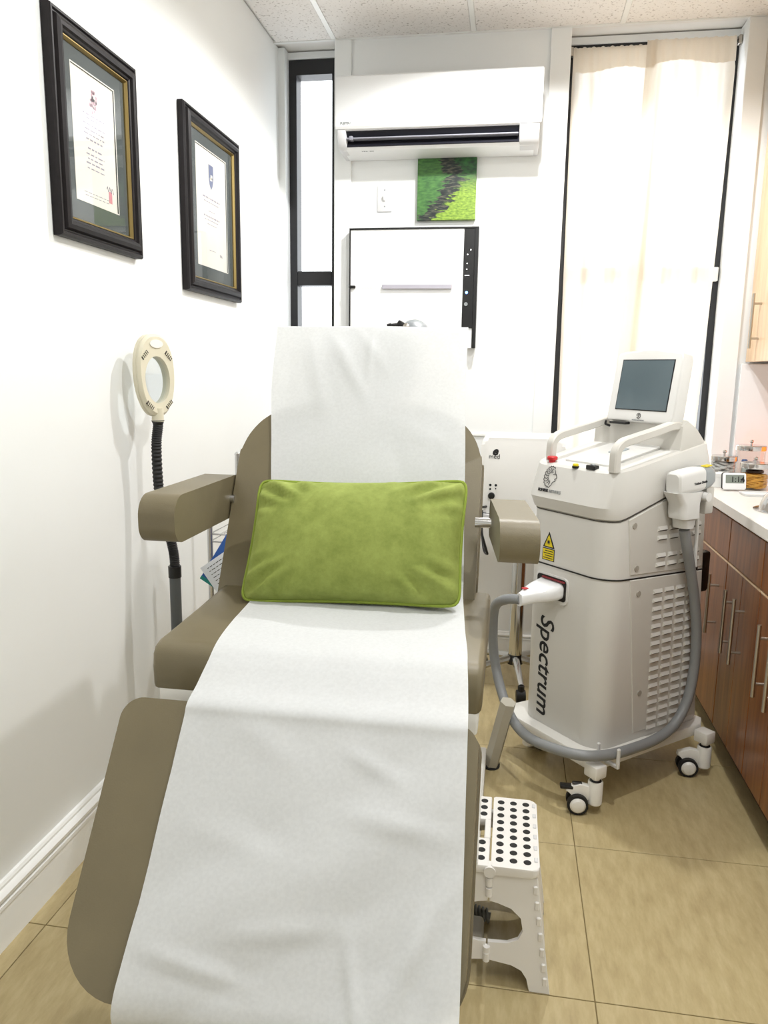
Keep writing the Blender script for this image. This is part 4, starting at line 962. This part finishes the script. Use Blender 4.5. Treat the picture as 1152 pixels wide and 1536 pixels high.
for a in (-.004, .018):
    bm = NB(); box(bm, a-.006, a+.006, -.080 if a > 0 else -.02, -.070 if a > 0 else -.010, .150, .212, .003, 1); box(bm, a-.006, a+.006, -.080 if a > 0 else -.02, -.004, .145, .158, .003, 1); obj('hose_clip', bm, 'machine_top', lm, True)
bm = NB(); box(bm, .452, .500, .004, .12, .62, .76, .012, 2); obj('power_box', bm, 'black', lm, True)

# ================================================================== SMALL DEVICE ON A CHROME TROLLEY
dv = thing('table_device', 'white rounded medical device with two black sockets behind the chair', 'medical device', (.06, 3.25, .765))
def yf(z): return 3.08
bm = NB(); prism(bm, rrect(-.113, .215, .772, 1.078, .03, 6), lambda x, z: Vector((x, 3.08, z)), lambda x, z: Vector((x, 3.40, z)), bev=.014, seg=3); obj('body', bm, 'device_white', dv, angle=35)
put_text('logo_text', 'med', .026, (-.083, 3.0795, .995), (1, 0, 0), (0, 0, 1), 'ink', dv)
put_text('logo_text', 'e', .046, (-.070, 3.0795, 1.010), (1, 0, 0), (0, 0, 1), 'ink', dv, bold=.002, shear=.3)
for x, z, r in ((-.072, .888, .0055), (-.050, .888, .0055), (-.072, .872, .0045), (-.050, .874, .003)):
    bm = NB(); lathe(bm, (x, 3.081, z), [(r, 0), (r*.8, .003)], axis=(0, -1, 0), n=14); obj('socket', bm, 'ink', dv)
bm = NB(); lathe(bm, (-.066, 3.081, .845), [(.014, 0), (.013, .012), (.006, .014)], axis=(0, -1, 0), n=18); obj('socket_knob', bm, 'black', dv)
bm = NB(); box(bm, .155, .200, 3.072, 3.084, .955, .995, .002, 1); obj('side_port', bm, 'black', dv)
bm = NB(); tube(bm, smooth_path([(-.085, 3.078, .80), (-.118, 3.0, .80), (-.10, 2.93, .74), (-.075, 2.92, .66), (-.070, 2.93, .64), (-.085, 2.95, .655), (-.098, 3.0, .74), (-.10, 3.06, .785)], 8), .005, 8); obj('cable', bm, 'black', dv)
tr = thing('trolley', 'chrome pole trolley on a five star base with black casters', 'trolley', (.06, 3.24, 0))
bm = NB(); prism(bm, rrect(-.13, .24, 3.06, 3.42, .03, 5), lambda x, y: Vector((x, y, .748)), lambda x, y: Vector((x, y, .770)), bev=.004, seg=2); obj('tray', bm, 'ac_grey', tr)
bm = NB(); cyl(bm, (.06, 3.24, .10), (.06, 3.24, .749), .029, n=20); obj('pole', bm, 'chrome', tr)
bm = NB(); lathe(bm, (.06, 3.24, .085), [(.035, 0), (.038, .02), (.026, .05)], n=20); obj('hub', bm, 'black', tr)
for k in range(5):
    a = 2*PI*k/5+math.radians(205); e_ = Vector((.06+.22*math.cos(a), 3.24+.22*math.sin(a), 0))
    bm = NB(); tube(bm, [(.06+.02*math.cos(a), 3.24+.02*math.sin(a), .108), (.06+.12*math.cos(a), 3.24+.12*math.sin(a), .092), e_+Vector((0, 0, .068))], .015, 10, rfun=lambda i: .018-.003*i); am = obj('leg', bm, 'chrome', tr)
    bm = NB(); c = e_+Vector((0, 0, .026)); n_ = Vector((-math.sin(a), math.cos(a), 0)); cyl(bm, c-n_*.018, c+n_*.018, .026, n=16); cyl(bm, c+Vector((0, 0, .01)), c+Vector((0, 0, .045)), .014, n=10); obj('caster', bm, 'rubber', am)

# ================================================================== FOLDING STEP STOOL
st = thing('step_stool', 'white folding plastic step stool with black anti-slip dots', 'step stool', (-.003, 1.65, 0))
SXc, SW, SY0, SY1, SZ = -.004, .106, 1.512, 1.792, .284
def stool_half(sgn):
    x0, x1 = (SXc+.002, SXc+SW) if sgn > 0 else (SXc-SW, SXc-.002)
    bm = NB()
    if sgn > 0:
        prism(bm, rrect(x0, x1, SY0, SY1, (.004, .016, .016, .004), 5), lambda x, y: Vector((x, y, SZ-.020)), lambda x, y: Vector((x, y, SZ)), bev=.005, seg=3)
    else:   # with the hand hole
        box(bm, x0, x0+.048, SY0, SY1, SZ-.02, SZ, .004, 2); box(bm, x0+.048, x1, SY0, 1.615, SZ-.02, SZ, .004, 2); box(bm, x0+.048, x1, 1.690, SY1, SZ-.02, SZ, .004, 2); box(bm, x1-.014, x1, 1.615, 1.690, SZ-.02, SZ, .002, 1)
    tp = obj('top_panel', bm, 'stool_white', st)
    for c in range(3):
        for r in range(9):
            x = SXc+sgn*(.020+c*.030); y = SY0+.026+r*.0288
            if sgn < 0 and c in (0, 1) and 1.60 < y < 1.705: continue
            bm = NB(); lathe(bm, (x, y, SZ-.001), [(.0085, 0), (.0085, .0016), (.0075, .0024)], n=14); obj('grip_dot', bm, 'dot_black', tp)
    # edge clips along the outer rim
    for r in range(6):
        y = SY0+.03+r*.043; xx = SXc+sgn*(SW-.007)
        bm = NB(); box(bm, xx-.004, xx+.004, y, y+.016, SZ-.0005, SZ+.0018, .001, 1); obj('edge_clip', bm, 'ac_grey', tp)
    return tp
for s_ in (1, -1): stool_half(s_)
bm = NB(); cyl(bm, (SXc, SY0-.004, SZ-.014), (SXc, SY0+.02, SZ-.014), .013, n=16); obj('hinge', bm, 'stool_white', st)
# folding end panels (front and rear), each of two leaves with arch cut-outs
def end_leaf(y, dy, sgn):
    fx = lambda z: SXc+sgn*(.100+.040*(1-z/SZ))   # outer edge splays downwards
    arc1 = [(sgn*.080*math.cos(t), .105+.068*math.sin(t)) for t in [PI/2*k/8 for k in range(8, -1, -1)]]
    outer = [(0.002*sgn, SZ-.022), (fx(SZ-.02)-SXc, SZ-.022), (fx(0)-SXc, 0.0), (fx(0)-SXc-sgn*.044, 0.0)]
    low = [(sgn*(.098-.022*(1-math.cos(t))-.002), .008+.052*math.sin(t)) for t in [PI/2*k/6 for k in range(0, 7)]]
    foot_arc = [(sgn*.093, .008), (sgn*.090, .030), (sgn*.078, .048), (sgn*.055, .058), (sgn*.002, .062)]
    mid = [(sgn*.002, .105)]
    hole = [(sgn*.045, .105), (sgn*.068, .116), (sgn*.078, .138), (sgn*.072, .168), (sgn*.050, .188), (sgn*.020, .196), (sgn*.002, .198)]
    poly = outer+foot_arc+mid+hole
    dep = .010
    bm = NB(); prism(bm, poly, lambda u, z: Vector((SXc+u, y+dy*(1-z/SZ), z)), lambda u, z: Vector((SXc+u, y+dep+dy*(1-z/SZ), z)), bev=.0015, seg=1)
    return obj('end_panel', bm, 'stool_white', st, angle=30)
for y, dy in ((SY0+.008, -.022), (SY1-.018, .022)):
    for s_ in (1, -1):
        ep = end_leaf(y, dy, s_)
        if y < 1.6:
            for z in (.235, .200, .165, .130, .095, .060, .028):
                if z > .22: pass
                xx = SXc+s_*(.100+.040*(1-z/SZ)); yy = y+dy*(1-z/SZ)
                bm = NB(); box(bm, xx-s_*.008-.005, xx-s_*.008+.005, yy-.003, yy+.004, z-.010, z+.010, .002, 1); obj('edge_hinge', bm, 'stool_white', ep)
    for z in (.245, .222, .086, .072):
        bm = NB(); yy = y+dy*(1-z/SZ)-.002; cyl(bm, (SXc, yy, z-.010), (SXc, yy, z+.010), .0075, n=12); obj('hinge_knuckle', bm, 'stool_white', st)
for s_ in (1, -1):   # long side panels
    poly = [(SY0+.012, SZ-.02), (SY1-.012, SZ-.02), (SY1+.012, 0), (SY1-.04, 0), (SY1-.06, .05), (SY0+.06, .05), (SY0+.04, 0), (SY0-.012, 0)]
    bm = NB(); prism(bm, poly, lambda y, z: Vector((SXc+s_*(.098+.040*(1-z/SZ)), y, z)), lambda y, z: Vector((SXc+s_*(.090+.040*(1-z/SZ)), y, z)), bev=.0015, seg=1); obj('side_panel', bm, 'stool_white', st, angle=30)

# ================================================================== CABINETS, COUNTER AND WHAT STANDS ON IT
CF = .755
def bar_handle(par, x, y, z0, z1):
    bm = NB(); cyl(bm, (x-.034, y, z0), (x-.034, y, z1), .006, n=12)
    for z in (z0+.04, z1-.04): cyl(bm, (x-.034, y, z), (x, y, z), .0045, n=8)
    obj('handle', bm, 'steel', par, label='brushed steel bar handle')
units = [(2.725, 3.604, 'far', 'glossy brown base cabinet in the corner by the window wall'), (2.365, 2.723, 'pair', 'glossy brown double door base cabinet directly under the steel dome'), (2.005, 2.363, 'pair', 'glossy brown base cabinet adjoining the dome cabinet on the entrance side'), (1.645, 2.003, 'pair', 'glossy brown double door base cabinet at the entrance end')]
for y0, y1, kd, lb in units:
    c = thing('base_cabinet', lb, 'cabinet', (1.05, (y0+y1)/2, 0), group='brown base cabinets')
    bm = NB(); box(bm, CF+.020, XR-.004, y0+.001, y1-.001, .105, .864); obj('body', bm, 'wood_dark', c, smooth=False)
    bm = NB(); box(bm, CF+.065, XR-.004, y0+.001, y1-.001, 0, .105); obj('toe_kick', bm, 'toe', c, smooth=False)
    bm = NB(); box(bm, CF, CF+.019, y0+.002, y1-.002, .706, .852, .002, 1); obj('drawer_front', bm, 'cabinet_wood', c)
    ds = [(y0+.002, (y0+y1)/2-.001), ((y0+y1)/2+.001, y1-.002)]
    for k, (a, b) in enumerate(ds):
        bm = NB(); box(bm, CF, CF+.019, a, b, .108, .698, .002, 1); d = obj('door', bm, 'cabinet_wood', c)
        if kd == 'pair': bar_handle(d, CF, b-.050 if k == 0 else a+.050, .42, .637)
        elif k == 0: bar_handle(d, CF, a+.08, .42, .637)
    bm = NB(); box(bm, CF-.001, CF+.012, y0+.002, y1-.002, .698, .703); obj('edge_strip', bm, 'maple', c, smooth=False)
wt = thing('worktop', 'white counter worktop above the brown base cabinets', 'countertop', (1.03, 2.6, .866))
bm = NB(); box(bm, .735, XR-.002, 1.640, 3.606, .866, .904, .003, 1); obj('slab', bm, 'counter', wt)
bm = NB(); box(bm, .972, XR-.014, 3.590, 3.606, .905, 1.385, .002, 1); obj('backsplash', bm, 'gloss_white', wt)
bm = NB(); box(bm, XR-.014, XR-.002, 1.640, 3.588, .905, 1.385, .002, 1); obj('backsplash', bm, 'gloss_white', wt)
for y0, y1, lb in ((3.20, 3.604, 'light maple wall cabinet beside the window pier'), (2.80, 3.198, 'light maple wall cabinet one place away from the window pier')):
    c = thing('wall_cabinet', lb, 'cabinet', (1.17, (y0+y1)/2, 1.392), group='maple wall cabinets')
    bm = NB(); box(bm, 1.010, XR-.002, y0, y1, 1.396, CEIL-.008); obj('body', bm, 'maple', c, smooth=False)
    bm = NB(); box(bm, .990, 1.009, y0+.002, y1-.002, 1.392, CEIL-.010, .002, 1); d = obj('door', bm, 'maple', c)
    bar_handle(d, .990, y1-.155, 1.445, 1.665)
CT = .9045
def jar(c, r, h, label, lid_h=.018):
    o = thing('glass_jar', label, 'jar', (c[0], c[1], CT))
    bm = NB(); lathe(bm, (c[0], c[1], CT), [(r*.92, 0), (r, .006), (r, h), (r-.003, h), (r-.003, .008), (.001, .007)], n=28); obj('glass', bm, 'jar_glass', o, angle=50)
    bm = NB(); lathe(bm, (c[0], c[1], CT+h), [(r*1.02, 0), (r*1.03, .003), (r*1.03, lid_h), (r*.98, lid_h+.003), (.010, lid_h+.004)], n=28); li = obj('lid', bm, 'chrome', o, label='polished steel lid')
    bm = NB(); lathe(bm, (c[0], c[1], CT+h+lid_h+.003), [(.004, 0), (.004, .008), (.008, .013), (.008, .018), (.004, .022)], n=14); obj('knob', bm, 'chrome', li)
    return o
j1 = jar((.872, 3.34), .050, .085, 'low glass jar of white gauze behind the digital clock')
bm = NB(); rnd = random.Random(5)
for k in range(9):
    pts = []; z = CT+.012+k*.0078
    for t in range(14): a = t*2*PI/13+k; r = .036+.007*math.sin(t*2.3+k*1.7); pts.append((.872+r*math.cos(a), 3.34+r*math.sin(a), z+.004*math.sin(t*1.3+k)))
    tube(bm, smooth_path(pts, 3), .006, 6)
obj('gauze', bm, 'gauze', j1)['kind'] = 'stuff'
j2 = jar((.990, 3.40), .058, .125, 'tall glass jar holding small capped bottles')
for x, y, h, cm, lb in ((.965, 3.385, .075, 'blue_cap', 'small bottle with a blue cap inside the tall jar'), (.982, 3.37, .068, 'black', 'small bottle with a broad black cap inside the tall jar'), (1.012, 3.40, .070, 'blue_cap', 'small dark blue topped bottle at the wall side of the tall jar')):
    b_ = thing('bottle', lb, 'bottle', (x, y, CT+.009))
    bm = NB(); lathe(bm, (x, y, CT+.009), [(.013, 0), (.014, .004), (.014, h*.6), (.007, h*.72)], n=16); obj('bottle_body', bm, 'white_plastic', b_)
    bm = NB(); lathe(bm, (x, y, CT+.009+h*.70), [(.012, 0), (.012, h*.28), (.009, h*.34)], n=16); obj('cap', bm, cm, b_)
j3 = jar((.930, 3.12), .052, .082, 'low glass jar packed with orange coiled strips')
bm = NB()
for k in range(8):
    pts = []; z = CT+.012+k*.0062
    for t in range(27): a = t*2*PI/26*1.9+k*.8; r = .041+.004*math.sin(t*1.7+k*2.1)-.014*(t % 9 == 0); pts.append((.930+r*math.cos(a), 3.12+r*math.sin(a), z+.003*math.sin(t*1.1+k)))
    tube(bm, smooth_path(pts, 2), .0034, 6)
obj('strips', bm, 'jar_content_orange', j3)['kind'] = 'stuff'
bm = NB(); lathe(bm, (.930, 3.12, CT+.064), [(.030, 0), (.032, .003), (.032, .008), (.026, .011)], n=16); obj('dark_filling', bm, 'wood_dark', j3)
# digital clock, turned to the camera
CKM = Matrix.Translation((.842, 3.04, CT+.004)) @ Matrix.Rotation(.10, 4, 'Z') @ Matrix.Rotation(-.20, 4, 'X')
ck = thing('digital_clock', 'white digital clock with grey display on the counter', 'clock', (.842, 3.04, CT))
def ckp(x, y, z): return CKM @ Vector((x, y, z))
bm = NB(); prism(bm, rrect(-.042, .042, .002, .066, .008, 4), lambda x, z: ckp(x, 0, z), lambda x, z: ckp(x, .014, z), bev=.003, seg=2); obj('case', bm, 'gloss_white', ck)
bm = NB(); prism(bm, rrect(-.0435, .0435, .003, .068, .009, 4), lambda x, z: ckp(x, .013, z), lambda x, z: ckp(x, .022, z), bev=.003, seg=2); obj('back_shell', bm, 'rubber', ck)
bm = NB(); prism(bm, rrect(-.034, .034, .026, .058, .002, 2), lambda x, z: ckp(x, .002, z), lambda x, z: ckp(x, -.0006, z)); di = obj('display', bm, 'lcd', ck, smooth=False)
put_text('digits', '1:14', .030, ckp(-.016, -.0008, .031), (CKM.to_3x3() @ Vector((1, 0, 0))), (CKM.to_3x3() @ Vector((0, 0, 1))), 'ink', di, bold=.0003)
put_text('seconds', '20', .018, ckp(.018, -.0008, .031), (CKM.to_3x3() @ Vector((1, 0, 0))), (CKM.to_3x3() @ Vector((0, 0, 1))), 'ink', di)
bx_ = thing('small_box', 'small plain white carton on the counter beside the clock', 'box', (.80, 3.16, CT))
bm = NB(); box(bm, .765, .830, 3.13, 3.19, CT, CT+.052, .002, 1); obj('carton', bm, 'box_white', bx_)
bm = NB(); box(bm, .764, .831, 3.129, 3.191, CT+.040, CT+.054, .001, 1); obj('carton_lid', bm, 'box_white', bx_)
ty = thing('tray', 'thin flat white tray on the counter in front of the jars', 'tray', (.92, 2.96, CT))
bm = NB(); prism(bm, rrect(.845, .99, 2.92, 3.0, .01, 4), lambda x, y: Vector((x, y, CT)), lambda x, y: Vector((x, y, CT+.005)), bev=.001, seg=1); obj('tray_floor', bm, 'box_white', ty)
bm = NB(); tube(bm, [(x, y, CT+.006) for x, y in rrect(.845, .99, 2.92, 3.0, .01, 4)], .0025, 6, closed=True); obj('tray_rim', bm, 'ac_grey', ty)
dm = thing('steel_dome', 'polished steel dome with a flat rim on the counter edge', 'dish cover', (.895, 2.62, CT))
bm = NB(); lathe(bm, (.895, 2.62, CT), [(.105, 0), (.105, .003), (.088, .004), (.085, .02), (.076, .044), (.058, .064), (.034, .076), (.008, .080)], n=36); obj('dome', bm, 'chrome', dm, angle=50)
bm = NB(); lathe(bm, (.895, 2.62, CT+.079), [(.006, 0), (.006, .010), (.012, .016), (.010, .024)], n=16); obj('knob', bm, 'chrome', dm)
sl2 = thing('salt_lamp', 'glowing orange salt lamp on the counter against the wall', 'lamp', (1.115, 3.36, CT))
bm = NB(); lathe(bm, (1.115, 3.36, CT), [(.045, 0), (.05, .006), (.05, .018), (.044, .022)], n=20); obj('base', bm, 'wood_dark', sl2)
bm = NB(); lathe(bm, (1.115, 3.36, CT+.02), [(.035, 0), (.052, .03), (.056, .07), (.046, .12), (.028, .155), (.010, .168)], n=14)
for v in bm.verts: v.co += Vector((mnoise.noise(v.co*30), mnoise.noise(v.co*30+Vector((9, 0, 0))), 0))*.012
obj('salt_crystal', bm, 'salt', sl2, angle=20)
